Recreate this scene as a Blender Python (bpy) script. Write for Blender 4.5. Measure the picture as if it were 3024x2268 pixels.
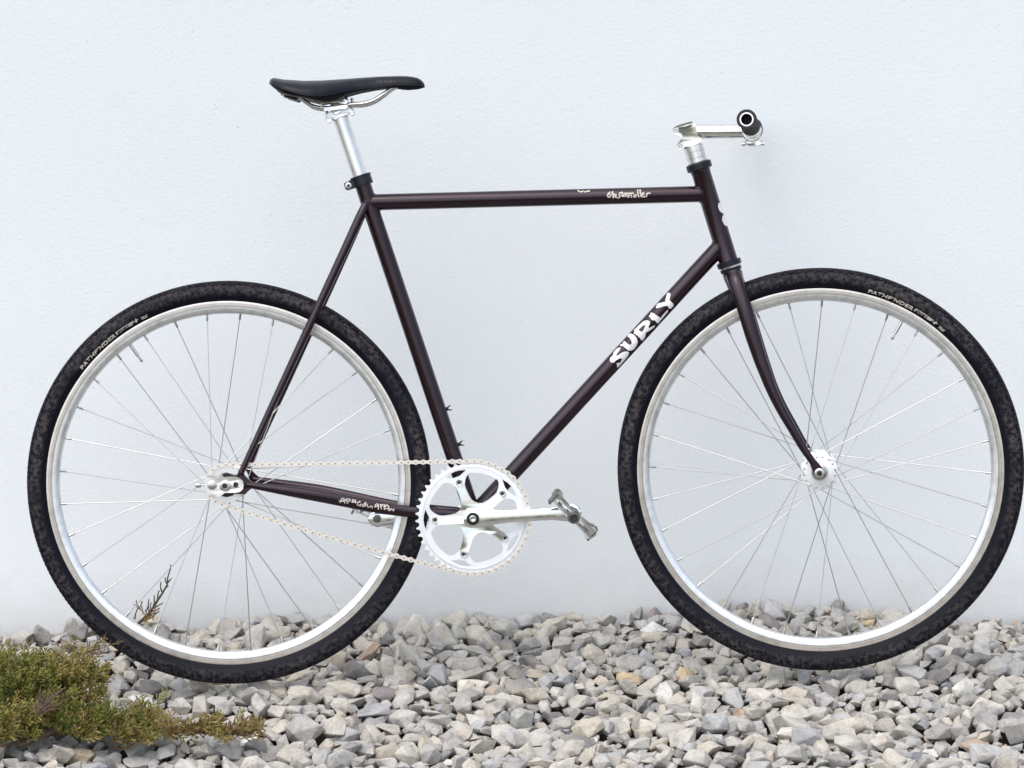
import bpy, bmesh, math, random
import numpy as np
from mathutils import Vector, Matrix
from mathutils.geometry import tessellate_polygon

R = math.radians
random.seed(7)
rng = np.random.default_rng(11)
scene = bpy.context.scene
for o in list(bpy.data.objects):
    bpy.data.objects.remove(o)
COL = scene.collection

# ------------------------------------------------------------------ camera
LEAN = R(8.0)          # the bicycle leans back against the wall
PITCH = R(10.3)
ROLL = R(1.242)
DIST = 4.70
FPX = 1.709 * 4700.0   # focal length in photo pixels (3024 wide)
W_IMG, H_IMG = 3024.0, 2268.0
WALL_Y = 0.455
BIKE = Matrix.Rotation(-LEAN, 4, 'X')      # local x forward, y away from viewer, z up
centre = BIKE @ Vector((0, 0, 0.5096))
fwd = Vector((0, math.cos(PITCH), -math.sin(PITCH)))
right0 = Vector((1, 0, 0))
up0 = right0.cross(fwd)
right = right0 * math.cos(ROLL) - up0 * math.sin(ROLL)
up = up0 * math.cos(ROLL) + right0 * math.sin(ROLL)
cam_pos = centre - fwd * DIST
cam_mat = Matrix(((right.x, up.x, -fwd.x, cam_pos.x), (right.y, up.y, -fwd.y, cam_pos.y),
                  (right.z, up.z, -fwd.z, cam_pos.z), (0, 0, 0, 1)))
cam_data = bpy.data.cameras.new('camera')
cam_data.sensor_fit = 'HORIZONTAL'
cam_data.sensor_width = 36.0
cam_data.lens = 36.0 * FPX / W_IMG
cam_data.clip_end = 2000
cam_data.clip_start = 0.05
cam_data.dof.use_dof = False
cam = bpy.data.objects.new('camera', cam_data)
COL.objects.link(cam)
cam.matrix_world = cam_mat
scene.camera = cam

# ------------------------------------------------------------------ light
SUN_EL, SUN_AZ = R(60), R(-152)     # azimuth measured clockwise from +Y (north): behind the viewer
world = bpy.data.worlds.new('World')
scene.world = world
world.use_nodes = True
wn = world.node_tree.nodes
wl = world.node_tree.links
wn.clear()
w_out = wn.new('ShaderNodeOutputWorld')
w_bg = wn.new('ShaderNodeBackground')
w_sky = wn.new('ShaderNodeTexSky')
w_sky.sky_type = 'NISHITA'
w_sky.sun_disc = False
w_sky.sun_elevation = SUN_EL
w_sky.sun_rotation = SUN_AZ
w_sky.air_density = 1.0
w_sky.dust_density = 3.0
w_sky.ozone_density = 1.0
w_hsv = wn.new('ShaderNodeHueSaturation')       # thin overcast: a washed-out sky
w_hsv.inputs['Saturation'].default_value = 0.72
w_bg.inputs['Strength'].default_value = 0.15
wl.new(w_sky.outputs[0], w_hsv.inputs['Color'])
wl.new(w_hsv.outputs[0], w_bg.inputs['Color'])
wl.new(w_bg.outputs[0], w_out.inputs['Surface'])

sun_data = bpy.data.lights.new('sun', 'SUN')
sun_data.energy = 1.0
sun_data.angle = R(90)
sun_data.color = (1.0, 0.975, 0.95)
sun = bpy.data.objects.new('sun', sun_data)
COL.objects.link(sun)
sd = Vector((math.sin(SUN_AZ) * math.cos(SUN_EL), math.cos(SUN_AZ) * math.cos(SUN_EL), math.sin(SUN_EL)))
sun.rotation_euler = sd.to_track_quat('Z', 'Y').to_euler()
sun.location = sd * 20

vs = scene.view_settings
vs.view_transform = 'Standard'
vs.look = 'None'
vs.gamma = 1.0
vs.exposure = 0.64
vs.use_curve_mapping = False
scene.cycles.max_bounces = 8

# ------------------------------------------------------------------ helpers
def unproject(px, py, d, T=BIKE):
    """photo pixel -> (x, z) on the plane local y = d of frame T"""
    dirw = right * ((px - W_IMG / 2) / FPX) + up * ((H_IMG / 2 - py) / FPX) + fwd
    Ti = T.inverted()
    o = Ti @ cam_pos
    v = Ti.to_3x3() @ dirw
    t = (d - o.y) / v.y
    p = o + v * t
    return Vector((p.x, d, p.z))

def project(p):
    v = Vector(p) - cam_pos
    z = v.dot(fwd)
    return (W_IMG / 2 + FPX * v.dot(right) / z, H_IMG / 2 - FPX * v.dot(up) / z)

def zc(ox, oy, s):
    return lambda x, y: (ox + x * s, oy + y * s)
Z1 = zc(760, 180, .2772); Z2 = zc(1920, 300, .1808); Z3 = zc(1960, 460, .2412); Z4 = zc(1160, 1320, .2893)
Z5 = zc(540, 1320, .1627); Z8 = zc(1780, 840, .1567); ZS = zc(1960, 330, .1025); ZT = zc(1700, 500, .1356)
ZC = zc(960, 1420, .1356); ZP = zc(1560, 1420, .1205); ZR = zc(940, 270, .0663)

def tag(o, **kw):
    for k, v in kw.items():
        o[k] = v
    return o

def empty(name, mat=None, parent=None):
    o = bpy.data.objects.new(name, None)
    o.empty_display_size = 0.05
    COL.objects.link(o)
    if parent: o.parent = parent
    if mat is not None: o.matrix_local = mat
    return o

def link_mesh(name, me, parent=None, mat=None):
    o = bpy.data.objects.new(name, me)
    COL.objects.link(o)
    if parent: o.parent = parent
    if mat is not None: o.matrix_local = mat
    return o

def finish(name, bm, material, parent=None, mat=None, smooth=True, angle=35, bevel=0):
    bmesh.ops.remove_doubles(bm, verts=bm.verts, dist=1e-6)
    if bevel:
        es = [e for e in bm.edges if len(e.link_faces) == 2 and e.calc_face_angle(0) > R(32)]
        try:
            bmesh.ops.bevel(bm, geom=es, offset=bevel, segments=2, profile=0.5, affect='EDGES', clamp_overlap=True)
        except Exception:
            pass
    bmesh.ops.recalc_face_normals(bm, faces=bm.faces)
    if smooth:
        for f in bm.faces: f.smooth = True
        for e in bm.edges:
            if len(e.link_faces) == 2 and e.calc_face_angle(0) > R(angle): e.smooth = False
    me = bpy.data.meshes.new(name)
    bm.to_mesh(me); bm.free()
    me.materials.append(material)
    return link_mesh(name, me, parent, mat)

def ring_frames(pts):
    pts = [Vector(p) for p in pts]
    tans = []
    for i in range(len(pts)):
        a = pts[max(i - 1, 0)]; b = pts[min(i + 1, len(pts) - 1)]
        tans.append((b - a).normalized())
    ref = Vector((0, 1, 0)) if abs(tans[0].y) < .9 else Vector((1, 0, 0))
    fr = []
    for t in tans:
        n = (ref - t * ref.dot(t)).normalized()
        b = t.cross(n)
        fr.append((t, n, b)); ref = n
    return pts, fr

def tube(bm, pts, radii, seg=20, lateral=1.0, caps=True):
    """sweep; radii = in-plane radius, lateral = factor on the radius along y"""
    pts, fr = ring_frames(pts)
    if not hasattr(radii, '__len__'): radii = [radii] * len(pts)
    if not hasattr(lateral, '__len__'): lateral = [lateral] * len(pts)
    rings = []
    for p, (t, n, b), r, la in zip(pts, fr, radii, lateral):
        rings.append([bm.verts.new(p + n * (math.cos(2 * math.pi * k / seg) * r * la) + b * (math.sin(2 * math.pi * k / seg) * r)) for k in range(seg)])
    for a, b in zip(rings, rings[1:]):
        for k in range(seg):
            bm.faces.new((a[k], a[(k + 1) % seg], b[(k + 1) % seg], b[k]))
    if caps:
        bm.faces.new(rings[0][::-1]); bm.faces.new(rings[-1])
    return bm

def smoothpath(keys, n=40):
    """Catmull-Rom through keys [(vec, r...)], returns lists"""
    P = [np.array(list(k[0]) + [float(v) for v in k[1:]]) for k in keys]
    P = [2 * P[0] - P[1]] + P + [2 * P[-1] - P[-2]]
    out = []
    m = len(P) - 3
    per = max(2, n // m)
    for i in range(m):
        p0, p1, p2, p3 = P[i:i + 4]
        for j in range(per + (1 if i == m - 1 else 0)):
            t = j / per
            out.append(.5 * (2 * p1 + (p2 - p0) * t + (2 * p0 - 5 * p1 + 4 * p2 - p3) * t * t + (3 * p1 - p0 - 3 * p2 + p3) * t ** 3))
    return out

def lathe(bm, profile, origin, axis, seg=32, closed=False):
    """profile: list of (along axis, radius)"""
    axis = Vector(axis).normalized(); origin = Vector(origin)
    ref = Vector((0, 1, 0)) if abs(axis.y) < .9 else Vector((0, 0, 1))
    n = (ref - axis * ref.dot(axis)).normalized(); b = axis.cross(n)
    rings = []
    for a, r in profile:
        if r < 1e-7:
            rings.append([bm.verts.new(origin + axis * a)])
        else:
            rings.append([bm.verts.new(origin + axis * a + (n * math.cos(2 * math.pi * k / seg) + b * math.sin(2 * math.pi * k / seg)) * r) for k in range(seg)])
    pairs = list(zip(rings, rings[1:]))
    if closed: pairs.append((rings[-1], rings[0]))
    for A, B in pairs:
        if len(A) == 1 and len(B) == 1: continue
        for k in range(seg):
            k2 = (k + 1) % seg
            if len(A) == 1: bm.faces.new((A[0], B[k2], B[k]))
            elif len(B) == 1: bm.faces.new((A[k], A[k2], B[0]))
            else: bm.faces.new((A[k], A[k2], B[k2], B[k]))
    return bm

def extrude_poly(bm, loops, y0, y1, frame=None):
    """loops: [outer, hole...] lists of (x,z); slab between y0 and y1"""
    M = frame or Matrix.Identity(4)
    vecs = [[Vector((x, z, 0)) for x, z in lp] for lp in loops]
    tris = tessellate_polygon(vecs)
    flat = [v for lp in vecs for v in lp]
    A = [bm.verts.new(M @ Vector((v.x, y0, v.y))) for v in flat]
    B = [bm.verts.new(M @ Vector((v.x, y1, v.y))) for v in flat]
    for t in tris:
        for V, q in ((A, t), (B, t[::-1])):
            try: bm.faces.new([V[i] for i in q])
            except ValueError: pass
    base = 0
    for lp in vecs:
        n = len(lp)
        for i in range(n):
            j = (i + 1) % n
            bm.faces.new((A[base + i], A[base + j], B[base + j], B[base + i]))
        base += n
    bmesh.ops.dissolve_limit(bm, angle_limit=R(1), verts=bm.verts, edges=bm.edges)
    return bm

def circle_pts(cx, cz, r, n=24, a0=0, a1=360):
    full = abs(a1 - a0) >= 360
    m = n if full else n + 1
    return [(cx + r * math.cos(R(a0 + (a1 - a0) * k / n)), cz + r * math.sin(R(a0 + (a1 - a0) * k / n))) for k in range(m)]

def capsule_pts(p, q, rp, rq, n=14):
    """outline round two circles"""
    px, pz = p; qx, qz = q
    a = math.atan2(qz - pz, qx - px)
    d = math.hypot(qx - px, qz - pz)
    b = math.acos(max(-1, min(1, (rp - rq) / d)))
    out = []
    for k in range(n + 1):
        t = a + b + (2 * math.pi - 2 * b) * k / n
        out.append((px + rp * math.cos(t), pz + rp * math.sin(t)))
    for k in range(n + 1):
        t = a - b + 2 * b * k / n
        out.append((qx + rq * math.cos(t), qz + rq * math.sin(t)))
    return out

# ------------------------------------------------------------------ materials
def new_mat(name):
    m = bpy.data.materials.new(name)
    m.use_nodes = True
    nt = m.node_tree
    b = nt.nodes['Principled BSDF']
    return m, nt, b

def N(nt, t, **kw):
    n = nt.nodes.new(t)
    for k, v in kw.items():
        if hasattr(n, k): setattr(n, k, v)
        else: n.inputs[k].default_value = v
    return n

def ramp(nt, src, stops, interp='LINEAR'):
    r = nt.nodes.new('ShaderNodeValToRGB')
    r.color_ramp.interpolation = interp
    els = r.color_ramp.elements
    while len(els) < len(stops): els.new(0.5)
    for e, (p, c) in zip(els, stops):
        e.position = p
        e.color = (c, c, c, 1) if not hasattr(c, '__len__') else (*c, 1)
    nt.links.new(src, r.inputs[0])
    return r

def noise(nt, scale, detail=3, rough=.5, coord='Object', vec=None):
    n = nt.nodes.new('ShaderNodeTexNoise')
    n.inputs['Scale'].default_value = scale
    n.inputs['Detail'].default_value = detail
    n.inputs['Roughness'].default_value = rough
    if vec is None:
        tc = nt.nodes.new('ShaderNodeTexCoord'); vec = tc.outputs[coord]
    nt.links.new(vec, n.inputs['Vector'])
    return n

def bump(nt, b, src, strength, dist):
    n = nt.nodes.new('ShaderNodeBump')
    n.inputs['Strength'].default_value = strength
    n.inputs['Distance'].default_value = dist
    nt.links.new(src, n.inputs['Height'])
    nt.links.new(n.outputs[0], b.inputs['Normal'])
    return n

def metal(name, col, rough, var=.08, metallic=1.0, scale=60, bumpd=0):
    m, nt, b = new_mat(name)
    b.inputs['Metallic'].default_value = metallic
    n = noise(nt, scale, 4, .6)
    rr = ramp(nt, n.outputs[0], [(.3, max(.02, rough - var)), (.75, rough + var)])
    nt.links.new(rr.outputs[0], b.inputs['Roughness'])
    cr = ramp(nt, n.outputs[0], [(.25, tuple(c * .86 for c in col)), (.6, col)])
    nt.links.new(cr.outputs[0], b.inputs['Base Color'])
    if bumpd: bump(nt, b, n.outputs[0], .4, bumpd)
    return m

MAT = {}
MAT['polished'] = metal('polished_aluminium', (.90, .90, .91), .19)
MAT['satin'] = metal('satin_aluminium', (.88, .87, .855), .36, .07, scale=40, metallic=.9)
MAT['white_alloy'] = metal('silver_anodised_alloy', (.88, .895, .92), .38, .04, metallic=.45, scale=15)
MAT['steel'] = metal('stainless_steel', (.62, .61, .59), .28)
MAT['chain'] = metal('nickel_chain_plate', (.90, .84, .77), .29, .06, metallic=.88, scale=80)
MAT['spoke'] = metal('spoke_steel', (.56, .56, .55), .36)
MAT['nipple'] = metal('brass_nipple', (.50, .50, .48), .35)
MAT['roller'] = metal('chain_roller_steel', (.40, .37, .34), .4)
MAT['dark_steel'] = metal('dark_cast_steel', (.17, .165, .16), .42, .12, scale=150, bumpd=.0003)
MAT['black_metal'] = metal('black_anodised_metal', (.018, .018, .026), .36, .08, metallic=.5)
MAT['axle'] = metal('axle_black_steel', (.05, .055, .05), .4)

m, nt, b = new_mat('aubergine_metallic_paint')
n = noise(nt, 900, 2, .5)
cr = ramp(nt, n.outputs[0], [(.35, (.0090, .0028, .0066)), (.60, (.024, .0085, .0170)), (.8, (.055, .024, .036))])
nt.links.new(cr.outputs[0], b.inputs['Base Color'])
b.inputs['Metallic'].default_value = .45
n2 = noise(nt, 30, 4, .6)
rr = ramp(nt, n2.outputs[0], [(.3, .17), (.75, .24)])
nt.links.new(rr.outputs[0], b.inputs['Roughness'])
b.inputs['Coat Weight'].default_value = .3
b.inputs['Coat Roughness'].default_value = .18
bump(nt, b, n.outputs[0], .06, .0002)
MAT['paint'] = m

m, nt, b = new_mat('white_decal')
b.inputs['Base Color'].default_value = (.80, .79, .78, 1)
b.inputs['Roughness'].default_value = .45
MAT['decal'] = m
m, nt, b = new_mat('worn_cream_decal')
n = noise(nt, 500, 3, .6)
cr = ramp(nt, n.outputs[0], [(.35, (.38, .34, .29)), (.6, (.72, .68, .60))])
nt.links.new(cr.outputs[0], b.inputs['Base Color'])
b.inputs['Roughness'].default_value = .5
MAT['worn_decal'] = m
m, nt, b = new_mat('faint_grey_print')
b.inputs['Base Color'].default_value = (.045, .046, .055, 1)
b.inputs['Roughness'].default_value = .5
MAT['faint'] = m
m, nt, b = new_mat('faded_red_print')
b.inputs['Base Color'].default_value = (.72, .52, .50, 1)
b.inputs['Roughness'].default_value = .4
b.inputs['Metallic'].default_value = .3
MAT['red_print'] = m

m, nt, b = new_mat('black_saddle_cover')
n = noise(nt, 700, 3, .6)
cr = ramp(nt, n.outputs[0], [(.3, (.004, .0045, .009)), (.7, (.008, .009, .016))])
nt.links.new(cr.outputs[0], b.inputs['Base Color'])
b.inputs['Roughness'].default_value = .36
b.inputs['Specular IOR Level'].default_value = .24
bump(nt, b, n.outputs[0], .15, .0004)
MAT['saddle'] = m
m, nt, b = new_mat('black_plastic')
b.inputs['Base Color'].default_value = (.004, .0035, .006, 1)
b.inputs['Specular IOR Level'].default_value = .25
n = noise(nt, 300, 3)
rr = ramp(nt, n.outputs[0], [(.3, .4), (.7, .6)])
nt.links.new(rr.outputs[0], b.inputs['Roughness'])
MAT['plastic'] = m
m, nt, b = new_mat('black_rubber_grip')
n = noise(nt, 600, 3)
cr = ramp(nt, n.outputs[0], [(.3, (.007, .007, .010)), (.7, (.018, .018, .022))])
nt.links.new(cr.outputs[0], b.inputs['Base Color'])
b.inputs['Roughness'].default_value = .6
bump(nt, b, n.outputs[0], .3, .0005)
MAT['grip'] = m

# tyre: black rubber, dusty sidewall (dust sits in a ragged band round the wheel)
m, nt, b = new_mat('dusty_tyre_rubber')
tc = nt.nodes.new('ShaderNodeTexCoord')
sep = nt.nodes.new('ShaderNodeSeparateXYZ')
nt.links.new(tc.outputs['Object'], sep.inputs[0])
def math_node(nt, op, a, bb=None):
    n = nt.nodes.new('ShaderNodeMath'); n.operation = op
    for i, v in enumerate((a, bb)):
        if v is None: continue
        if isinstance(v, (int, float)): n.inputs[i].default_value = v
        else: nt.links.new(v, n.inputs[i])
    return n.outputs[0]
rad = math_node(nt, 'SQRT', math_node(nt, 'ADD', math_node(nt, 'MULTIPLY', sep.outputs[0], sep.outputs[0]), math_node(nt, 'MULTIPLY', sep.outputs[2], sep.outputs[2])))
wob = noise(nt, 45, 3, .6)
radw = math_node(nt, 'ADD', rad, math_node(nt, 'MULTIPLY', math_node(nt, 'SUBTRACT', wob.outputs[0], .5), .012))
mr = nt.nodes.new('ShaderNodeMapRange'); mr.inputs['From Min'].default_value = .312; mr.inputs['From Max'].default_value = .352
nt.links.new(radw, mr.inputs['Value'])
band = ramp(nt, mr.outputs[0], [(.24, 0.0), (.42, .75), (.70, .9), (.88, .25)])
patch = noise(nt, 125, 6, .74)
pr = ramp(nt, patch.outputs[0], [(.44, 0.0), (.56, .6), (.66, 1.0)])
big = noise(nt, 9, 2, .5)
br = ramp(nt, big.outputs[0], [(.35, .35), (.65, 1.0)])
dust = math_node(nt, 'MULTIPLY', math_node(nt, 'MULTIPLY', band.outputs[0], pr.outputs[0]), br.outputs[0])
mix = nt.nodes.new('ShaderNodeMix'); mix.data_type = 'RGBA'
nt.links.new(dust, mix.inputs['Factor'])
mix.inputs['A'].default_value = (.0042, .0044, .0095, 1)
mix.inputs['B'].default_value = (.110, .098, .092, 1)
nt.links.new(mix.outputs['Result'], b.inputs['Base Color'])
b.inputs['Specular IOR Level'].default_value = .14
rr = ramp(nt, dust, [(0, .50), (.6, .9)])
nt.links.new(rr.outputs[0], b.inputs['Roughness'])
fine = noise(nt, 500, 3, .7)
bump(nt, b, fine.outputs[0], .35, .0006)
MAT['tyre'] = m
# rim: worn machined brake track outside, brighter anodised box inside
m, nt, b = new_mat('machined_rim')
tc = nt.nodes.new('ShaderNodeTexCoord')
sep = nt.nodes.new('ShaderNodeSeparateXYZ'); nt.links.new(tc.outputs['Object'], sep.inputs[0])
rad = math_node(nt, 'SQRT', math_node(nt, 'ADD', math_node(nt, 'MULTIPLY', sep.outputs[0], sep.outputs[0]), math_node(nt, 'MULTIPLY', sep.outputs[2], sep.outputs[2])))
mr = nt.nodes.new('ShaderNodeMapRange'); mr.inputs['From Min'].default_value = .292; mr.inputs['From Max'].default_value = .316
nt.links.new(rad, mr.inputs['Value'])
sc = noise(nt, 60, 5, .7)
cr = ramp(nt, mr.outputs[0], [(.0, (.80, .81, .83)), (.50, (.83, .835, .845)), (.56, (.30, .28, .27)), (.62, (.70, .655, .61)), (.74, (.56, .51, .47)), (.80, (.74, .69, .64)), (.97, (.74, .69, .64))])
mul = nt.nodes.new('ShaderNodeMix'); mul.data_type = 'RGBA'; mul.blend_type = 'MULTIPLY'; mul.inputs['Factor'].default_value = 1
r1 = ramp(nt, sc.outputs[0], [(.30, .80), (.55, 1.0)])
nt.links.new(cr.outputs[0], mul.inputs['A']); nt.links.new(r1.outputs[0], mul.inputs['B'])
nt.links.new(mul.outputs['Result'], b.inputs['Base Color'])
b.inputs['Metallic'].default_value = .92
rr = ramp(nt, sc.outputs[0], [(.3, .28), (.7, .40)])
nt.links.new(rr.outputs[0], b.inputs['Roughness'])
MAT['rim'] = m

# wall render: fine mineral plaster with specks
m, nt, b = new_mat('white_plaster_render')
tc = nt.nodes.new('ShaderNodeTexCoord')
grain = noise(nt, 160, 6, .65, vec=tc.outputs['Object'])
pits = nt.nodes.new('ShaderNodeTexVoronoi'); pits.inputs['Scale'].default_value = 62
nt.links.new(tc.outputs['Object'], pits.inputs['Vector'])
pitr = ramp(nt, pits.outputs['Distance'], [(.03, 1.0), (.16, 0.0)])
sel = noise(nt, 34, 2, .5, vec=tc.outputs['Object'])
selr = ramp(nt, sel.outputs[0], [(.55, 0.0), (.68, 1.0)])
speck = math_node(nt, 'MULTIPLY', pitr.outputs[0], selr.outputs[0])
large = noise(nt, 2.2, 4, .55, vec=tc.outputs['Object'])
lr = ramp(nt, large.outputs[0], [(.3, (.768, .808, .828)), (.7, (.795, .834, .850))])
mix = nt.nodes.new('ShaderNodeMix'); mix.data_type = 'RGBA'
nt.links.new(math_node(nt, 'MULTIPLY', speck, .30), mix.inputs['Factor'])
nt.links.new(lr.outputs[0], mix.inputs['A'])
mix.inputs['B'].default_value = (.45, .47, .47, 1)
sepw = nt.nodes.new('ShaderNodeSeparateXYZ'); nt.links.new(tc.outputs['Object'], sepw.inputs[0])
spl = noise(nt, 14, 6, .75, vec=tc.outputs['Object'])
zz = math_node(nt, 'ADD', sepw.outputs[2], math_node(nt, 'MULTIPLY', spl.outputs[0], -.16))
dz = nt.nodes.new('ShaderNodeMapRange'); dz.inputs['From Min'].default_value = .02; dz.inputs['From Max'].default_value = -.10
nt.links.new(zz, dz.inputs['Value'])
mixd = nt.nodes.new('ShaderNodeMix'); mixd.data_type = 'RGBA'
nt.links.new(math_node(nt, 'MULTIPLY', dz.outputs[0], .35), mixd.inputs['Factor'])
nt.links.new(mix.outputs['Result'], mixd.inputs['A']); mixd.inputs['B'].default_value = (.52, .50, .46, 1)
nt.links.new(mixd.outputs['Result'], b.inputs['Base Color'])
b.inputs['Roughness'].default_value = .9
hgt = math_node(nt, 'SUBTRACT', grain.outputs[0], math_node(nt, 'MULTIPLY', speck, .6))
bump(nt, b, hgt, .35, .0025)
MAT['wall'] = m

# stones
def stone_mat(name, obj_attr):
    m, nt, b = new_mat(name)
    at = nt.nodes.new('ShaderNodeAttribute')
    at.attribute_name = 'tint'
    at.attribute_type = 'OBJECT' if obj_attr else 'GEOMETRY'
    t = at.outputs['Fac']
    tc = nt.nodes.new('ShaderNodeTexCoord')
    vec = tc.outputs['Object']
    if obj_attr:
        oi = nt.nodes.new('ShaderNodeObjectInfo')
        add = nt.nodes.new('ShaderNodeVectorMath'); add.operation = 'ADD'
        cmb = nt.nodes.new('ShaderNodeCombineXYZ')
        nt.links.new(math_node(nt, 'MULTIPLY', oi.outputs['Random'], 37.0), cmb.inputs[0])
        nt.links.new(math_node(nt, 'MULTIPLY', t, 53.0), cmb.inputs[1])
        sc_ = nt.nodes.new('ShaderNodeVectorMath'); sc_.operation = 'SCALE'; sc_.inputs['Scale'].default_value = .02
        nt.links.new(vec, sc_.inputs[0]); vec = sc_.outputs[0]
        nt.links.new(vec, add.inputs[0]); nt.links.new(cmb.outputs[0], add.inputs[1])
        vec = add.outputs[0]
    # 0..1 = ordinary spread, values above 1 = special colours
    base = ramp(nt, math_node(nt, 'MULTIPLY', t, .5), [
        (.00, (.20, .19, .185)), (.04, (.33, .32, .305)), (.12, (.50, .475, .425)), (.20, (.42, .41, .385)),
        (.27, (.55, .52, .455)), (.34, (.38, .385, .39)), (.40, (.53, .485, .40)), (.45, (.44, .445, .45)), (.475, (.45, .40, .32)),
        (.50, (.62, .605, .56)), (.62, (.56, .44, .26)), (.75, (.74, .74, .71)), (.88, (.40, .30, .22)), (.97, (.21, .205, .225))])
    n1 = noise(nt, 42, 5, .65, vec=vec)
    r1 = ramp(nt, n1.outputs[0], [(.30, .64), (.48, .97), (.70, 1.17)])
    mul = nt.nodes.new('ShaderNodeMix'); mul.data_type = 'RGBA'; mul.blend_type = 'MULTIPLY'
    mul.inputs['Factor'].default_value = 1
    nt.links.new(base.outputs[0], mul.inputs['A']); nt.links.new(r1.outputs[0], mul.inputs['B'])
    n2 = noise(nt, 24, 3, .5, vec=vec)
    r2 = ramp(nt, n2.outputs[0], [(.52, 0.0), (.72, .42)])
    tan = nt.nodes.new('ShaderNodeMix'); tan.data_type = 'RGBA'
    nt.links.new(r2.outputs[0], tan.inputs['Factor'])
    nt.links.new(mul.outputs['Result'], tan.inputs['A'])
    tan.inputs['B'].default_value = (.45, .38, .27, 1)
    n3 = noise(nt, 260, 3, .6, vec=vec)
    r3 = ramp(nt, n3.outputs[0], [(.3, .86), (.6, 1.04)])
    mul2 = nt.nodes.new('ShaderNodeMix'); mul2.data_type = 'RGBA'; mul2.blend_type = 'MULTIPLY'
    mul2.inputs['Factor'].default_value = 1
    nt.links.new(tan.outputs['Result'], mul2.inputs['A']); nt.links.new(r3.outputs[0], mul2.inputs['B'])
    nt.links.new(mul2.outputs['Result'], b.inputs['Base Color'])
    b.inputs['Roughness'].default_value = .88
    b.inputs['Specular IOR Level'].default_value = .3
    h = math_node(nt, 'ADD', n1.outputs[0], math_node(nt, 'MULTIPLY', n3.outputs[0], .3))
    bump(nt, b, h, .85, .0065)
    return m
MAT['stone'] = stone_mat('crushed_limestone', True)
MAT['stone_mass'] = stone_mat('crushed_limestone_mass', False)

m, nt, b = new_mat('dark_soil')
n = noise(nt, 40, 6, .7)
cr = ramp(nt, n.outputs[0], [(.3, (.018, .013, .009)), (.7, (.055, .042, .030))])
nt.links.new(cr.outputs[0], b.inputs['Base Color'])
b.inputs['Roughness'].default_value = .95
bump(nt, b, n.outputs[0], .8, .02)
MAT['soil'] = m
m, nt, b = new_mat('mown_grass')
n = noise(nt, 30, 8, .75)
n2 = noise(nt, .6, 3, .5)
cr = ramp(nt, n.outputs[0], [(.3, (.050, .065, .022)), (.55, (.110, .130, .045)), (.75, (.20, .20, .09))])
nt.links.new(cr.outputs[0], b.inputs['Base Color'])
b.inputs['Roughness'].default_value = .95
bump(nt, b, n.outputs[0], 1.0, .03)
MAT['grass'] = m

# juniper
m, nt, b = new_mat('juniper_foliage')
at = nt.nodes.new('ShaderNodeAttribute'); at.attribute_name = 'tint'
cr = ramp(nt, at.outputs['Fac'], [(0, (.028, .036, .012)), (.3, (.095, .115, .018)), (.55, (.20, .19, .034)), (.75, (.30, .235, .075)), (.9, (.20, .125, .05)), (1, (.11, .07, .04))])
n = noise(nt, 90, 3)
r1 = ramp(nt, n.outputs[0], [(.3, .7), (.7, 1.2)])
mul = nt.nodes.new('ShaderNodeMix'); mul.data_type = 'RGBA'; mul.blend_type = 'MULTIPLY'; mul.inputs['Factor'].default_value = 1
nt.links.new(cr.outputs[0], mul.inputs['A']); nt.links.new(r1.outputs[0], mul.inputs['B'])
nt.links.new(mul.outputs['Result'], b.inputs['Base Color'])
b.inputs['Roughness'].default_value = .6
b.inputs['Subsurface Weight'].default_value = 0
MAT['juniper'] = m
m, nt, b = new_mat('juniper_bark')
n = noise(nt, 200, 4)
cr = ramp(nt, n.outputs[0], [(.3, (.07, .045, .03)), (.7, (.22, .16, .11))])
nt.links.new(cr.outputs[0], b.inputs['Base Color'])
b.inputs['Roughness'].default_value = .9
MAT['bark'] = m
m, nt, b = new_mat('dry_green_stem')
n = noise(nt, 200, 4)
cr = ramp(nt, n.outputs[0], [(.3, (.050, .042, .024)), (.7, (.13, .10, .060))])
nt.links.new(cr.outputs[0], b.inputs['Base Color'])
b.inputs['Roughness'].default_value = .9
MAT['dry_stem'] = m
#@@STRUCTURE
# ------------------------------------------------------------------ ground, wall
def sheet(name, x0, x1, y0, y1, z, material):
    bm = bmesh.new()
    bm.faces.new([bm.verts.new(p) for p in ((x0, y0, z), (x1, y0, z), (x1, y1, z), (x0, y1, z))])
    return finish(name, bm, material, smooth=False)

wall_line = [(0, 1342), (130, 1342), (230, 1322), (330, 1312), (400, 1330), (520, 1322), (600, 1298), (680, 1306), (740, 1322), (860, 1322), (930, 1310), (1020, 1296),
             (1120, 1308), (1250, 1304), (1350, 1306), (1450, 1300), (1530, 1292), (1600, 1274), (1700, 1288), (1800, 1286),
             (1900, 1292), (1980, 1310), (2080, 1318), (2150, 1312), (2212, 1306)]
wx, wz = [], []
for sx, sy in wall_line:
    p = unproject(sx * 1.3671, sy * 1.3671 - 14, WALL_Y, Matrix.Identity(4))
    wx.append(p.x); wz.append(p.z)
print('wall base z', min(wz), max(wz), sum(wz) / len(wz), 'x', wx[0], wx[-1])
wzm = sum(wz) / len(wz)

def terrain(x, y):
    x = np.asarray(x, float); y = np.asarray(y, float)
    zw = np.interp(x, wx, wz, left=wz[0], right=wz[-1])
    t = np.clip((y - .0) / WALL_Y, 0, 1)
    base = zw * np.clip((t - .25) / .75, 0, 1) + wzm * .25 * np.clip(t / .25, 0, 1) * (1 - np.clip((t - .25) / .75, 0, 1))
    front = np.where(y < 0, y * .03, 0) + .006 * np.exp(-((y - .0) / .07) ** 2)
    lump = .006 * np.sin(x * 9.1 + 1.3) * np.sin(y * 11 + x * 3) + .004 * np.sin(x * 23 + y * 17)
    return base + front + lump * np.clip(1 - t * .5, 0, 1)

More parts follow.
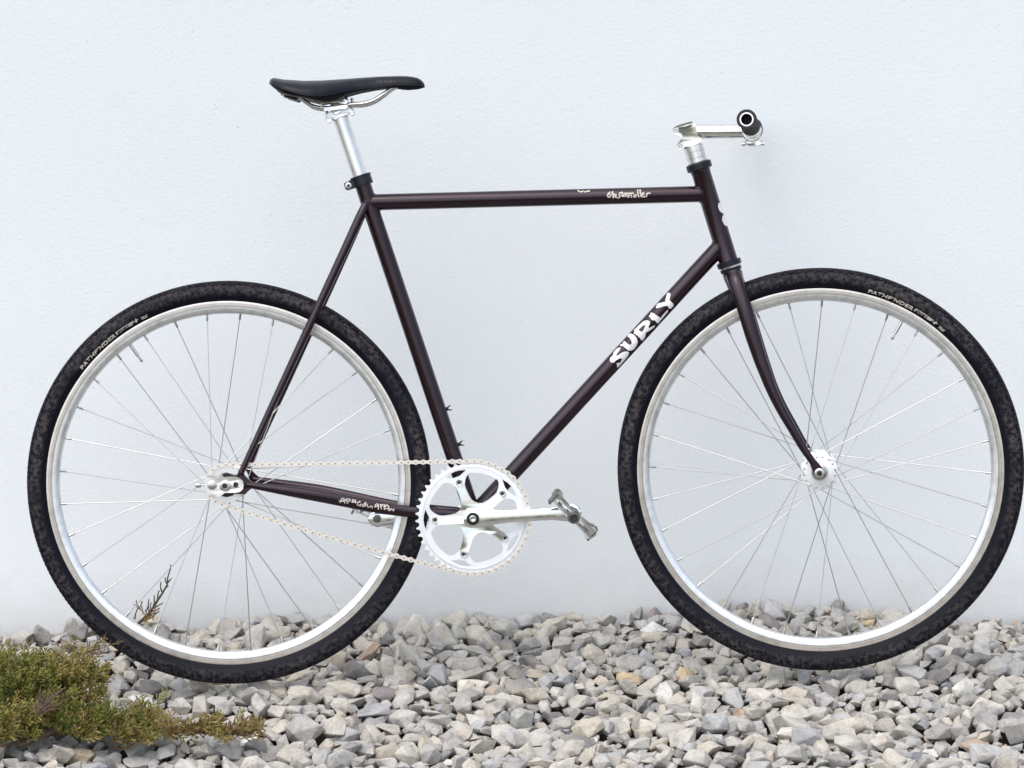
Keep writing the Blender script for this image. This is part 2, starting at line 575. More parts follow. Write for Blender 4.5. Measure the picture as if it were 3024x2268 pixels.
ground_z = -.10
o = sheet('ground', -400, 400, -600, WALL_Y + .3, ground_z, MAT['soil']); o['kind'] = 'structure'
o = sheet('lawn', -400, 400, -600, -2.15, ground_z + .05, MAT['grass']); o['kind'] = 'structure'

# soil under the stones follows the heap
gx0, gx1, gy0, gy1 = -2.3, 2.3, -2.1, WALL_Y
bm = bmesh.new()
nx_, ny_ = 90, 52
gv = [[bm.verts.new((gx0 + (gx1 - gx0) * i / nx_, gy0 + (gy1 - gy0) * j / ny_,
       max(ground_z + .008, float(terrain(gx0 + (gx1 - gx0) * i / nx_, gy0 + (gy1 - gy0) * j / ny_)) - .06)))
       for i in range(nx_ + 1)] for j in range(ny_ + 1)]
for j in range(ny_):
    for i in range(nx_):
        bm.faces.new((gv[j][i], gv[j][i + 1], gv[j + 1][i + 1], gv[j + 1][i]))
gravel_bed = finish('gravel_bed', bm, MAT['soil'])
gravel_bed['kind'] = 'structure'

bm = bmesh.new()
wv = [bm.verts.new(p) for p in ((-7, WALL_Y, -.25), (7, WALL_Y, -.25), (7, WALL_Y, 3.0), (-7, WALL_Y, 3.0))]
f = bm.faces.new(wv)
ex = bmesh.ops.extrude_face_region(bm, geom=[f])
for v in ex['geom']:
    if isinstance(v, bmesh.types.BMVert): v.co.y += .3
wall = finish('rendered_wall', bm, MAT['wall'], smooth=False)
tag(wall, label='pale white plastered house wall behind the leaning bicycle', category='wall')

# ------------------------------------------------------------------ stones
def make_stone(seed):
    r = random.Random(seed)
    bm = bmesh.new()
    n = r.randint(8, 12)
    ax = (1.0, r.uniform(.50, .88), r.uniform(.34, .64))
    pts = []
    tries = 0
    while len(pts) < n and tries < 400:
        tries += 1
        v = Vector((r.gauss(0, 1), r.gauss(0, 1), r.gauss(0, 1))).normalized()
        q = max(abs(v.x), abs(v.y), abs(v.z))
        v = v * (.42 + .58 * (1 / q) * r.uniform(.70, .95))
        if all((v - p).length > .52 for p in pts): pts.append(v)
    mx = max(max(abs(v.x) for v in pts), .1)
    for v in pts: bm.verts.new((v.x * ax[0] / mx, v.y * ax[1] / mx, v.z * ax[2] / mx))
    res = bmesh.ops.convex_hull(bm, input=bm.verts)
    for g in set(res['geom_interior'] + res['geom_unused']):
        if isinstance(g, bmesh.types.BMVert) and g.is_valid: bm.verts.remove(g)
    bmesh.ops.recalc_face_normals(bm, faces=bm.faces)
    planes = []
    for f in bm.faces:
        planes.append((*f.normal, f.normal.dot(f.verts[0].co)))
    hull_v = [v.co.copy() for v in bm.verts]
    bmesh.ops.bevel(bm, geom=list(bm.edges), offset=.045, segments=1, profile=.5, affect='EDGES', clamp_overlap=True)
    bmesh.ops.triangulate(bm, faces=[f for f in bm.faces if len(f.verts) > 4])
    me = bpy.data.meshes.new('stone')
    bm.to_mesh(me); bm.free()
    me.materials.append(MAT['stone'])
    co = np.array([v.co[:] for v in me.vertices])
    faces = [tuple(p.vertices) for p in me.polygons]
    return me, np.array(planes), co, faces

NVAR = 36
variants = [make_stone(100 + i) for i in range(NVAR)]

RR = .3495
REAR = unproject(676.7, 1425.8, 0.0)
#@@FRONT_AXIS
# steering axis (head tube line in the bicycle plane)
HT = unproject(2064.6, 491.6, 0.0); HB = unproject(2155.4, 785.6, 0.0)
steer_dir = (HT - HB).normalized()
STEER = R(-6.4)
S = Matrix.Translation(HB) @ Matrix.Rotation(STEER, 4, steer_dir) @ Matrix.Translation(-HB)
FRONT = unproject(2419.6, 1388.0, 0.0, BIKE @ S)
f_w = BIKE @ S @ FRONT
r_w = BIKE @ REAR
print('rear', REAR, 'front', FRONT, 'world z', r_w.z, f_w.z, 'contact lows', r_w.z - RR * math.cos(LEAN), f_w.z - RR * math.cos(LEAN))

CELL = .0042
hx = int((gx1 - gx0) / CELL); hy = int((gy1 - gy0) / CELL)
XX = gx0 + (np.arange(hx) + .5) * CELL
YY = gy0 + (np.arange(hy) + .5) * CELL
TT = terrain(XX[:, None], YY[None, :])
HH = TT - .046
OWN = -np.ones((hx, hy), int)
stones = []

wheels = []
for T, c in ((BIKE, REAR), (BIKE @ S, FRONT)):
    cw = T @ c
    ax = (T.to_3x3() @ Vector((0, 1, 0))).normalized()
    fx = (T.to_3x3() @ Vector((1, 0, 0))).normalized()
    wheels.append((np.array(cw), np.array(ax), np.array(fx)))
def hits_wheel(P, margin):
    for c, a, fx in wheels:
        d = P - c
        ay = d @ a
        rad_ = np.sqrt(np.maximum((d * d).sum(1) - ay ** 2, 0))
        q = np.sqrt((rad_ - (RR - .0185)) ** 2 + ay ** 2)
        if (q < .0185 + margin).any(): return True
    return False

def rand_rot(flat=True):
    a = rng.uniform(0, 2 * math.pi)
    tilt = abs(rng.normal(0, .50)) if flat else rng.uniform(0, 1.2)
    b_ = rng.uniform(0, 2 * math.pi)
    ca, sa = math.cos(a), math.sin(a)
    Rz = np.array(((ca, -sa, 0), (sa, ca, 0), (0, 0, 1)))
    k = np.array((math.cos(b_), math.sin(b_), 0))
    K = np.array(((0, -k[2], k[1]), (k[2], 0, -k[0]), (-k[1], k[0], 0)))
    Rt = np.eye(3) + math.sin(tilt) * K + (1 - math.cos(tilt)) * K @ K
    return Rt @ Rz

def try_stone(x, y, size, vi, Rm):
    me, planes, co, faces = variants[vi]
    nrm = planes[:, :3] @ Rm.T
    d = planes[:, 3] * size
    V = (co * size) @ Rm.T
    x0, x1 = V[:, 0].min(), V[:, 0].max(); y0, y1 = V[:, 1].min(), V[:, 1].max()
    if y + y1 > WALL_Y - .001: return None
    i0 = int((x + x0 - gx0) / CELL); i1 = int((x + x1 - gx0) / CELL) + 1
    j0 = int((y + y0 - gy0) / CELL); j1 = int((y + y1 - gy0) / CELL) + 1
    if i0 < 0 or j0 < 0 or i1 > hx or j1 > hy: return None
    lx = XX[i0:i1, None] - x; ly = YY[None, j0:j1] - y
    up_ = nrm[:, 2] > .05; dn = nrm[:, 2] < -.05
    top = ((d[up_, None, None] - nrm[up_, 0, None, None] * lx - nrm[up_, 1, None, None] * ly) / nrm[up_, 2, None, None]).min(0)
    bot = ((d[dn, None, None] - nrm[dn, 0, None, None] * lx - nrm[dn, 1, None, None] * ly) / nrm[dn, 2, None, None]).max(0)
    ins = top > bot
    if ins.sum() < 4: return None
    gap = (HH[i0:i1, j0:j1] - bot)[ins]
    z = np.partition(gap, int(len(gap) * .84))[int(len(gap) * .84)]
    return z, top, ins, (i0, i1, j0, j1), V

def place(n, region, size_fn, tol, cands, flat=True):
    x0, x1, y0, y1 = region
    cnt = 0
    for _ in range(n):
        size = size_fn()
        best = None
        # look for a low spot
        px = rng.uniform(x0, x1, cands * 5); py = rng.uniform(y0, y1, cands * 5)
        ii = np.clip(((px - gx0) / CELL).astype(int), 0, hx - 1); jj = np.clip(((py - gy0) / CELL).astype(int), 0, hy - 1)
        order = np.argsort((HH - TT)[ii, jj] if False else HH[ii, jj] - TT[ii, jj])[:cands]
        vi = int(rng.integers(NVAR)); Rm = rand_rot(flat)
        for q in order:
            r_ = try_stone(px[q], py[q], size, vi, Rm)
            if r_ is None: continue
            z, top, ins, ij, V = r_
            over = z + float(top[ins].max()) - TT[ii[q], jj[q]]
            if over > tol: continue
            if best is None or over < best[0]: best = (over, px[q], py[q], r_)
        if best is None: continue
        over, x, y, (z, top, ins, ij, V) = best
        u_, v_ = project((x, y, z + .01))
        if -60 < u_ < 300 and 2105 < v_ < 2178: continue      # bare dark soil under the shrub, left open to deepen its shade
        if y < .18 and y > -.08 and hits_wheel(V + np.array((x, y, z)), .0004): continue
        i0, i1, j0, j1 = ij
        sub = HH[i0:i1, j0:j1]; so = OWN[i0:i1, j0:j1]
        m_ = ins & (top + z > sub)
        sub[m_] = (top + z)[m_]; so[m_] = len(stones)
        stones.append((x, y, z, size, vi, Rm))
        cnt += 1
    return cnt
import time
t0 = time.time()
main = (-1.18, 1.18, -.82, WALL_Y - .008)
sz = lambda: float(np.clip(rng.lognormal(math.log(.0176), .31), .0108, .036))
a1 = place(3700, main, sz, .012, 6)
a2 = place(1700, main, lambda: sz() * .98, .018, 10)
a3 = place(600, main, lambda: sz() * .66, .008, 14)
# outside the picture: coarser
b1 = 0
for reg in ((-2.28, -1.15, -2.05, WALL_Y - .01), (1.15, 2.28, -2.05, WALL_Y - .01), (-1.2, 1.2, -2.05, -.78)):
    area = (reg[1] - reg[0]) * (reg[3] - reg[2])
    b1 += place(int(area * 1000), reg, lambda: sz() * 1.3, .016, 3)
print('stones', a1, a2, a3, b1, len(stones), 'time', time.time() - t0)

ids, cnts = np.unique(OWN[OWN >= 0], return_counts=True)
vis = {}
for s_, c_ in zip(ids, cnts):
    x, y, z = stones[s_][:3]
    u, v = project((x, y, z))
    if -10 < u < W_IMG + 10 and v < H_IMG + 15:
        # area seen from the camera: the stones hidden behind tyres or under the shrub count less
        vis[s_] = c_ * (1 + .3 * stones[s_][3] / .02)
        if u < 330 and 1930 < v < 2190: vis[s_] *= .2
        for Tw, cc in ((0, (676.7, 1425.8)), (1, (2419.6, 1388))):
            rr_ = math.hypot(u - cc[0], v - cc[1])
            if 530 < rr_ < 598: vis[s_] *= .35
big = set(sorted(vis, key=lambda k: -vis[k])[:300])
print('visible stones', len(vis))

def base_tint(r):
    return r
special = [((2020, 1965), 1.25), ((1395, 2045), 1.42), ((1872, 1990), 1.22), ((1905, 1825), 1.52), ((395, 2065), 1.52), ((1985, 2055), 1.55),
           ((755, 2130), 1.5), ((270, 1975), 1.93), ((1415, 2040), 1.7), ((1100, 2030), 1.9), ((2740, 2230), 1.95), ((540, 2050), .12), ((2890, 2080), .98)]
sp_ids = {}
for (u0, v0), tint in special:
    bb_, bd = None, 1e9
    for k in big:
        u, v = project(Vector(stones[k][:3]) + Vector((0, 0, stones[k][3] * .4)))
        d = math.hypot(u - u0, v - v0)
        if d < bd and k not in sp_ids: bb_, bd = k, d
    sp_ids[bb_] = tint
names_sp = {1.25: 'rusty yellow stone', 1.42: 'orange brown stone', 1.22: 'yellowish stone', 1.52: 'bright white stone', 1.55: 'small bright white stone',
            1.5: 'whitish stone', 1.93: 'dark grey stone', 1.7: 'rusty brown stone', 1.9: 'dark bluish stone', 1.95: 'dark slate coloured stone', .12: 'pale grey stone', .98: 'pale stone'}
allV, allF, allT = [], [], []
off = 0
for k, (x, y, z, size, vi, Rm) in enumerate(stones):
    t = float(rng.uniform(0, 1))
    if rng.random() < .006: t = float(rng.choice((1.2, 1.3, 1.75, 1.9, 1.5)))
    if k in big:
        M4 = Matrix([[*(Rm[i] * size), (x, y, z)[i]] for i in range(3)] + [[0, 0, 0, 1]])
        o = link_mesh('stone', variants[vi][0], gravel_bed, M4)
        o['tint'] = sp_ids.get(k, t)
        if k in sp_ids: o['label'] = names_sp[sp_ids[k]]
    else:
        co = (variants[vi][2] * size) @ Rm.T + np.array((x, y, z))
        allV.append(co); 
        for fc in variants[vi][3]:
            allF.append(tuple(i + off for i in fc)); allT.append(t)
        off += len(co)
me = bpy.data.meshes.new('small_stones')
me.from_pydata(np.concatenate(allV).tolist(), [], allF)
att = me.attributes.new('tint', 'FLOAT', 'FACE')
att.data.foreach_set('value', np.array(allT, dtype=np.float32))
me.materials.append(MAT['stone_mass'])
o = link_mesh('small_stones', me, gravel_bed); o['kind'] = 'stuff'
print('small stone tris', len(allF))
#@@BIKE
# ------------------------------------------------------------------ bicycle
bike = empty('bicycle', BIKE)
tag(bike, label='dark aubergine single-speed bicycle with silver wheels leaning against the white wall', category='bicycle')

def P(px, py, d=0.0): return unproject(px, py, d)
def PS(px, py, d=0.0): return unproject(px, py, d, BIKE @ S)

def ray_cyl(px, py, A, B, rad, T, lift):
    """pixel -> point on the near side of the cylinder A-B (local frame T)"""
    dirw = right * ((px - W_IMG / 2) / FPX) + up * ((H_IMG / 2 - py) / FPX) + fwd
    Ti = T.inverted(); o = Ti @ cam_pos; v = (Ti.to_3x3() @ dirw).normalized()
    ax = (B - A).normalized(); w = o - A
    vp = v - ax * v.dot(ax); wp = w - ax * w.dot(ax)
    a = vp.dot(vp); b_ = 2 * vp.dot(wp); c = wp.dot(wp) - (rad + lift) ** 2
    disc = b_ * b_ - 4 * a * c
    if disc < 0:
        t = -b_ / (2 * a)
        p = o + v * t
        foot = A + ax * (p - A).dot(ax)
        return foot + (p - foot).normalized() * (rad + lift)
    return o + v * ((-b_ - math.sqrt(disc)) / (2 * a))

def decal(name, polys, fn, material, parent, mat=None, cuts=5):
    """polys: list of [outer, hole..] in 2D; fn maps 2D to the surface"""
    bm = bmesh.new()
    for loops in polys:
        vecs = [[Vector((x, y, 0)) for x, y in lp] for lp in loops]
        flat = [v for lp in vecs for v in lp]
        vv = [bm.verts.new(v) for v in flat]
        for t in tessellate_polygon(vecs):
            try: bm.faces.new([vv[i] for i in t])
            except ValueError: pass
    if cuts: bmesh.ops.subdivide_edges(bm, edges=bm.edges, cuts=cuts, use_grid_fill=True)
    bmesh.ops.triangulate(bm, faces=bm.faces)
    for v in bm.verts: v.co = fn(v.co.x, v.co.y)
    me = bpy.data.meshes.new(name)
    for f in bm.faces: f.smooth = True
    bm.to_mesh(me); bm.free(); me.materials.append(material)
    return link_mesh(name, me, parent, mat)

def stroke(pts, w):
    out = []
    L, Rr = [], []
    for i in range(len(pts)):
        a = Vector(pts[max(0, i - 1)]); b_ = Vector(pts[min(len(pts) - 1, i + 1)])
        d = (b_ - a).normalized(); n_ = Vector((-d.y, d.x)) * w / 2
        p = Vector(pts[i])
        if i == 0: p = p - d * w * .4
        if i == len(pts) - 1: p = p + d * w * .4
        L.append(tuple(p + n_)); Rr.append(tuple(p - n_))
    return [[L[i], L[i + 1], Rr[i + 1], Rr[i]] for i in range(len(L) - 1)]

# ---- frame
frame = empty('frame', None, bike)
TT0, TT1 = P(1078, 598), P(2086, 572.5)
ST0, ST1 = P(1069, 537.6), P(1398, 1522)
DT0, DT1 = P(1398, 1522), P(2128, 726)
HT0 = HB + steer_dir * .006; HT1 = HT - steer_dir * .006
def simple_tube(name, a, b_, r, seg=32, parent=None, material=None):
    bm = bmesh.new(); tube(bm, [a, a.lerp(b_, .5), b_], r, seg)
    return finish(name, bm, material or MAT['paint'], parent or frame)
TR = .0141
simple_tube('top_tube', TT0, TT1, TR)
simple_tube('seat_tube', ST0, ST1, TR)
simple_tube('down_tube', DT0, DT1, TR + .0003)
bm = bmesh.new()
hl = (HT1 - HT0).length
lathe(bm, [(0, 0), (0, .0172), (.004, .0172), (.006, .0166), (hl - .006, .0166), (hl - .004, .0172), (hl, .0172), (hl, 0)], HT0, HT1 - HT0, 36)
finish('head_tube', bm, MAT['paint'], frame)
BBc = P(1398, 1522)
bm = bmesh.new(); lathe(bm, [(-.034, 0), (-.034, .0192), (-.033, .0200), (.033, .0200), (.034, .0192), (.034, 0)], BBc, (0, 1, 0), 36)
finish('bottom_bracket_shell', bm, MAT['paint'], frame)
# weld beads follow the saddle curve where one tube meets another
def weld_curve(A, B, r, C, D, Rbig, bead=.0017):
    """tube A->B (radius r) ending on the tube C->D (radius Rbig); bead at B's end"""
    ax = (B - A).normalized(); cx_ = (D - C).normalized()
    n = ax.orthogonal().normalized(); m = ax.cross(n)
    pts = []
    for k in range(40):
        a = 2 * math.pi * k / 40
        o = A + (n * math.cos(a) + m * math.sin(a)) * r
        w = o - C
        vp = ax - cx_ * ax.dot(cx_); wp = w - cx_ * w.dot(cx_)
        qa = vp.dot(vp); qb = 2 * vp.dot(wp); qc = wp.dot(wp) - Rbig ** 2
        disc = max(0, qb * qb - 4 * qa * qc)
        t = (-qb - math.sqrt(disc)) / (2 * qa)
        pts.append(o + ax * t)
    bm = bmesh.new(); rings = []
    for k, p in enumerate(pts):
        t = (pts[(k + 1) % 40] - pts[k - 1]).normalized()
        u = (p - A) - ax * (p - A).dot(ax); u.normalize(); v = t.cross(u)
        rr = bead * (1 + .12 * math.sin(k * 5.1))
        rings.append([bm.verts.new(p + (u * math.cos(q * math.pi / 4) + v * math.sin(q * math.pi / 4)) * rr) for q in range(8)])
    for k in range(40):
        a, b_ = rings[k], rings[(k + 1) % 40]
        for q in range(8): bm.faces.new((a[q], a[(q + 1) % 8], b_[(q + 1) % 8], b_[q]))
    return finish('weld_bead', bm, MAT['paint'], frame)
weld_curve(TT0, TT1, TR, HT0, HT1, .0166)
weld_curve(DT0, DT1, TR, HT0, HT1, .0166)
weld_curve(TT1, TT0, TR, ST0, ST1, TR, .0015)
weld_curve(ST0, ST1, TR, BBc, BBc + Vector((0, 1, 0)), .0200)
weld_curve(DT1, DT0, TR, BBc, BBc + Vector((0, 1, 0)), .0200)
for sgn in (-1, 1):
    # seat stay
    key = []
    for (px, py, d, r) in ((1080, 603, .0125, .0066), (1060, 645, .018, .0075), (1000, 776, .030, .0072), (860, 1077, .047, .0066), (760, 1292, .058, .0056), (711, 1397, .0625, .0050)):
        q = P(px, py, -d); q.y = sgn * d
        key.append((q, r))
    sm_ = smoothpath(key, 30)
    bm = bmesh.new(); tube(bm, [s[:3] for s in sm_], [s[3] for s in sm_], 20)
    finish('seat_stay', bm, MAT['paint'], frame)
    key = []
    for (px, py, d, r, la) in ((728, 1431, .062, .0050, 1), (780, 1439, .060, .0066, .9), (870, 1453, .056, .0092, .75), (960, 1468, .051, .0104, .65), (1095, 1494, .040, .0106, .6), (1170, 1506, .034, .0100, .55),
                           (1250, 1514, .030, .0100, .7), (1380, 1522, .020, .0100, .9)):
        q = P(px, py, -d); q.y = sgn * d
        key.append((q, r, la))
    sm_ = smoothpath(key, 42)
    bm = bmesh.new(); tube(bm, [s[:3] for s in sm_], [s[3] for s in sm_], 20, [s[4] for s in sm_])
    finish('chain_stay', bm, MAT['paint'], frame)
    # track-end dropout
    ax_ = P(665.3, 1432.3, -.062)
    def L(px, py): q = P(px, py, -.062); return (q.x, q.z)
    outl = [L(*Z5(*p)) for p in ((640, 560), (800, 530), (990, 500), (1010, 440), (1090, 430), (1130, 520), (1210, 600), (1260, 640), (1260, 740), (1190, 800), (1130, 860), (980, 850), (700, 830), (600, 780), (600, 740),
                                 (900, 740), (940, 700), (900, 640), (600, 640))]
    bm = bmesh.new(); extrude_poly(bm, [outl], sgn * .0590, sgn * .0650)
    finish('dropout', bm, MAT['paint'], frame, bevel=.0006)
# bridge between the seat stays
q = P(905, 985, 0)
# bottle / cable clips on the seat tube front
for (px, py) in ((1319, 1208), (1356, 1312)):
    c = P(px, py)
    bm = bmesh.new()
    sdir = (ST1 - ST0).normalized(); out = Vector((-sdir.z, 0, sdir.x)); out = out if out.x > 0 else -out
    lathe(bm, [(-.002, 0), (-.002, .0032), (.002, .0032), (.002, 0)], c, out, 12)
    for s_ in (-1, 1):
        tube(bm, [c + out * .001, c + out * .004 + sdir * .003 * s_, c + out * .0085 + sdir * .0042 * s_], [.0014, .0013, .0006], 8)
    finish('cable_guide', bm, MAT['plastic'], frame)

# lettering on the down tube
Yp = [(1215, 165), (1250, 155), (1278, 175), (1270, 240), (1255, 290), (1290, 325), (1335, 370), (1330, 410), (1285, 460), (1245, 450), (1225, 405), (1150, 405), (1090, 430), (1010, 450), (1000, 415), (1030, 395), (1010, 380), (1060, 350), (1120, 340), (1180, 325), (1185, 270), (1200, 220)]
Lp = [(905, 530), (895, 570), (865, 600), (900, 625), (920, 670), (985, 680), (1010, 715), (1045, 735), (1075, 700), (1150, 610), (1230, 510), (1225, 475), (1190, 510), (1120, 590), (1090, 635), (1060, 610), (1000, 575), (945, 535)]
Rp = [(590, 850), (620, 830), (690, 760), (770, 690), (830, 675), (880, 690), (892, 730), (870, 780), (862, 830), (930, 790), (990, 768), (970, 810), (890, 865), (810, 912), (800, 985), (765, 1050), (730, 1055), (700, 1010), (650, 960), (600, 925), (580, 925), (600, 880)]
Rh = [(675, 850), (740, 790), (800, 755), (800, 790), (770, 850), (745, 890), (700, 880)]
Up = [(480, 940), (520, 925), (580, 945), (640, 1010), (660, 1080), (640, 1150), (590, 1220), (530, 1250), (470, 1240), (430, 1200), (380, 1160), (330, 1160), (330, 1130), (370, 1120), (400, 1065), (430, 1080), (470, 1120), (520, 1140), (545, 1110), (540, 1060), (510, 1010), (470, 980)]
Sp = [(300, 1190), (335, 1185), (330, 1220), (280, 1290), (245, 1340), (290, 1335), (350, 1290), (420, 1262), (480, 1265), (495, 1290), (480, 1340), (420, 1420), (340, 1510), (290, 1560), (262, 1555), (280, 1520), (250, 1495), (285, 1480), (330, 1470), (360, 1420), (355, 1390), (320, 1395), (260, 1425), (210, 1470), (160, 1470), (135, 1445), (135, 1390), (190, 1330), (210, 1270), (260, 1215)]
fn = lambda x, y: ray_cyl(*Z8(x, y), DT0, DT1, TR + .0003, BIKE, .0004)
for poly in ([Sp], [Up], [Rp, Rh], [Lp], [Yp]):
    decal('letter', [poly], fn, MAT['decal'], frame)
# script on the top tube (worn brush script)
fn = lambda x, y: ray_cyl(*ZT(x, y), TT0, TT1, TR, BIKE, .0004)
tt = []
for s_ in ([(745, 500), (705, 530), (690, 570), (710, 605), (755, 600), (765, 565), (735, 545)], [(800, 490), (810, 550), (820, 615)], [(790, 530), (845, 540)],
           [(850, 580), (890, 570), (880, 545), (850, 560), (860, 600), (900, 615), (950, 615)], [(1010, 500), (960, 520), (945, 560), (960, 590), (1010, 570), (1020, 510), (1025, 590)],
           [(1050, 590), (1060, 530), (1090, 540), (1095, 590)], [(1095, 540), (1130, 530), (1140, 600)], [(1060, 525), (1250, 522)], [(1150, 610), (1160, 565), (1210, 560), (1215, 605)],
           [(1300, 550), (1260, 575), (1270, 605), (1310, 600), (1325, 565), (1300, 550)], [(1350, 450), (1355, 520), (1375, 600)], [(1405, 450), (1410, 520), (1430, 595)],
           [(1440, 560), (1490, 540), (1485, 510), (1450, 520), (1440, 570), (1470, 600), (1510, 595)], [(1540, 590), (1550, 530), (1580, 515), (1615, 520)]):
    tt += [[q] for q in stroke(s_, 31)]
decal('lettering', tt, fn, MAT['worn_decal'], frame, cuts=1)
tt = []
for s_ in ([(50, 462), (90, 488), (145, 485), (160, 470)], [(195, 488), (250, 478), (300, 470)]):
    tt += [[q] for q in stroke(s_, 26)]
decal('paint_chip', tt, fn, MAT['worn_decal'], frame, cuts=1)
# script on the near chain stay
def stay_pt(px, py):
    x0 = 1004; A = P(960, 1468, -.051); B = P(1170, 1506, -.034)
    A.y = -.051; B.y = -.034
    p = ray_cyl(px, py, A, B, .0068, BIKE, .0008)
    return p
fn = lambda x, y: stay_pt(*ZC(x, y))
tt = []
for s_ in ([(330, 470), (345, 420), (375, 365), (410, 400), (430, 490)], [(310, 435), (380, 440), (440, 425)], [(455, 380), (475, 430), (495, 520)], [(500, 400), (545, 395), (540, 440), (505, 450)],
           [(590, 465), (600, 410), (640, 425), (660, 410), (665, 470)], [(600, 450), (660, 470)], [(760, 450), (710, 470), (695, 510), (730, 540), (765, 520)], [(770, 550), (790, 505), (820, 520), (815, 560)],
           [(840, 560), (850, 500), (880, 460), (880, 550)], [(915, 510), (930, 570), (975, 575)], [(975, 575), (1000, 545), (1030, 560), (1025, 590)],
           [(1095, 520), (1090, 570)], [(1130, 500), (1160, 530), (1160, 610)], [(1100, 545), (1170, 560)], [(1200, 510), (1215, 560), (1230, 610)], [(1255, 510), (1215, 560)],
           [(1290, 520), (1295, 620)], [(1280, 560), (1330, 540), (1350, 520)], [(1345, 520), (1390, 570), (1385, 640)], [(1310, 600), (1400, 610), (1400, 650)], [(1420, 640), (1440, 600), (1465, 645), (1500, 600), (1495, 650)]):
    tt += [[q] for q in stroke(s_, 27)]
decal('lettering', tt, fn, MAT['worn_decal'], frame, cuts=1)
# head badge on the leading edge of the head tube
ref_ = (Vector((0, -1, 0)) - steer_dir * 0).normalized(); fr_ = steer_dir.cross(ref_); fr_ = fr_ if fr_.x > 0 else -fr_
def badge_pt(a_deg, h):
    return HT0 + steer_dir * h + (ref_ * math.cos(R(a_deg)) + fr_ * math.sin(R(a_deg))) * .0171
hA = (P(2135, 596) - HT0).dot(steer_dir); hB = (P(2158, 664) - HT0).dot(steer_dir)
def bz(k): return hA + (hB - hA) * k
decal('head_badge', [[[(33, bz(.14)), (44, bz(0)), (112, bz(0)), (120, bz(.10)), (116, bz(.3)), (100, bz(.46)), (58, bz(.46)), (37, bz(.34))]],
                     [[(42, bz(.58)), (62, bz(.50)), (102, bz(.50)), (114, bz(.56)), (118, bz(.72)), (112, bz(.98)), (100, bz(1.0)), (58, bz(1.0)), (40, bz(.93)), (33, bz(.72))]]], badge_pt, MAT['decal'], frame, cuts=3)

# ---- headset
sp = HT + steer_dir * 0
bm = bmesh.new()
lathe(bm, [(-.0075, 0), (-.0075, .0195), (-.006, .0222), (.0035, .0222), (.0055, .0205), (.0075, .0150), (.0075, 0)], HT + steer_dir * .001, steer_dir, 36)
finish('headset_cup', bm, MAT['black_metal'], bike)
bm = bmesh.new()
lathe(bm, [(-.0095, 0), (-.0095, .0185), (-.004, .0190), (-.0035, .0165), (-.0005, .0165), (0, .0212), (.0085, .0214), (.0095, .0190), (.0095, 0)], HB, steer_dir, 36)
finish('headset_cup', bm, MAT['black_metal'], bike)
bm = bmesh.new(); lathe(bm, [(-.0018, .0168), (-.0018, .0190), (.0012, .0192), (.0012, .0168)], HB - steer_dir * .0015, steer_dir, 36, closed=True)
finish('crown_race', bm, MAT['steel'], bike)
# spacers
sp_top = PS(2047.5, 430); sp_bot = PS(2063.4, 483)
axis_pt = lambda h: HB + steer_dir * h
h0 = (sp_bot - HB).dot(steer_dir); h1 = (sp_top - HB).dot(steer_dir)
for k in range(3):
    a = h0 + (h1 - h0) * k / 3 + .0002; b_ = h0 + (h1 - h0) * (k + 1) / 3 - .0003
    bm = bmesh.new(); lathe(bm, [(0, .0143), (0, .0163), (.0004, .0168), (b_ - a - .0004, .0168), (b_ - a, .0163), (b_ - a, .0143)], axis_pt(a), steer_dir, 36, closed=True)
    finish('headset_spacer', bm, MAT['satin'], bike)

# ---- fork
fork = empty('fork', S, bike)
bm = bmesh.new()
c0 = PS(2160, 802); c1 = PS(2178, 862)
lathe(bm, [(0, 0), (0, .0165), (.012, .0168), (.016, .0158), (.026, .0150), (.036, .0120), (.036, 0)], HB - steer_dir * .0095, -steer_dir, 32)
finish('fork_crown', bm, MAT['paint'], fork)
bm = bmesh.new(); lathe(bm, [(0, 0), (0, .0143), ((axis_pt(h1 + .02) - HB).length, .0143), ((axis_pt(h1 + .02) - HB).length, 0)], HB, steer_dir, 24)
finish('steerer_tube', bm, MAT['satin'], fork)
blade = ((2167, 812, .012, .0150, .8), (2175, 838, .027, .0132, .72), (2196, 901, .036, .0130, .72), (2218, 977, .041, .0128, .70), (2242.6, 1053, .044, .0118, .70), (2255, 1088, .0455, .0110, .72),
         (2279, 1151.6, .047, .0095, .78), (2307, 1210, .048, .0084, .82), (2339, 1266, .049, .0076, .88), (2372, 1323, .0495, .0067, .92), (2402, 1367, .050, .0058, .8))
for sgn in (-1, 1):
    key = []
    for (px, py, d, r, la) in blade:
        q = PS(px, py, -d); q.y = sgn * d
        key.append((q, r, la))
    sm_ = smoothpath(key, 60)
    bm = bmesh.new(); tube(bm, [s[:3] for s in sm_], [s[3] for s in sm_], 28, [s[4] for s in sm_])
    finish('fork_blade', bm, MAT['paint'], fork)
    fx_, fz_ = FRONT.x, FRONT.z
    q = key[-1][0]
    bm = bmesh.new(); extrude_poly(bm, [capsule_pts((fx_, fz_), (q.x, q.z), .0098, .0062)], sgn * .0475, sgn * .0525)
    finish('fork_dropout', bm, MAT['paint'], fork, bevel=.0006)

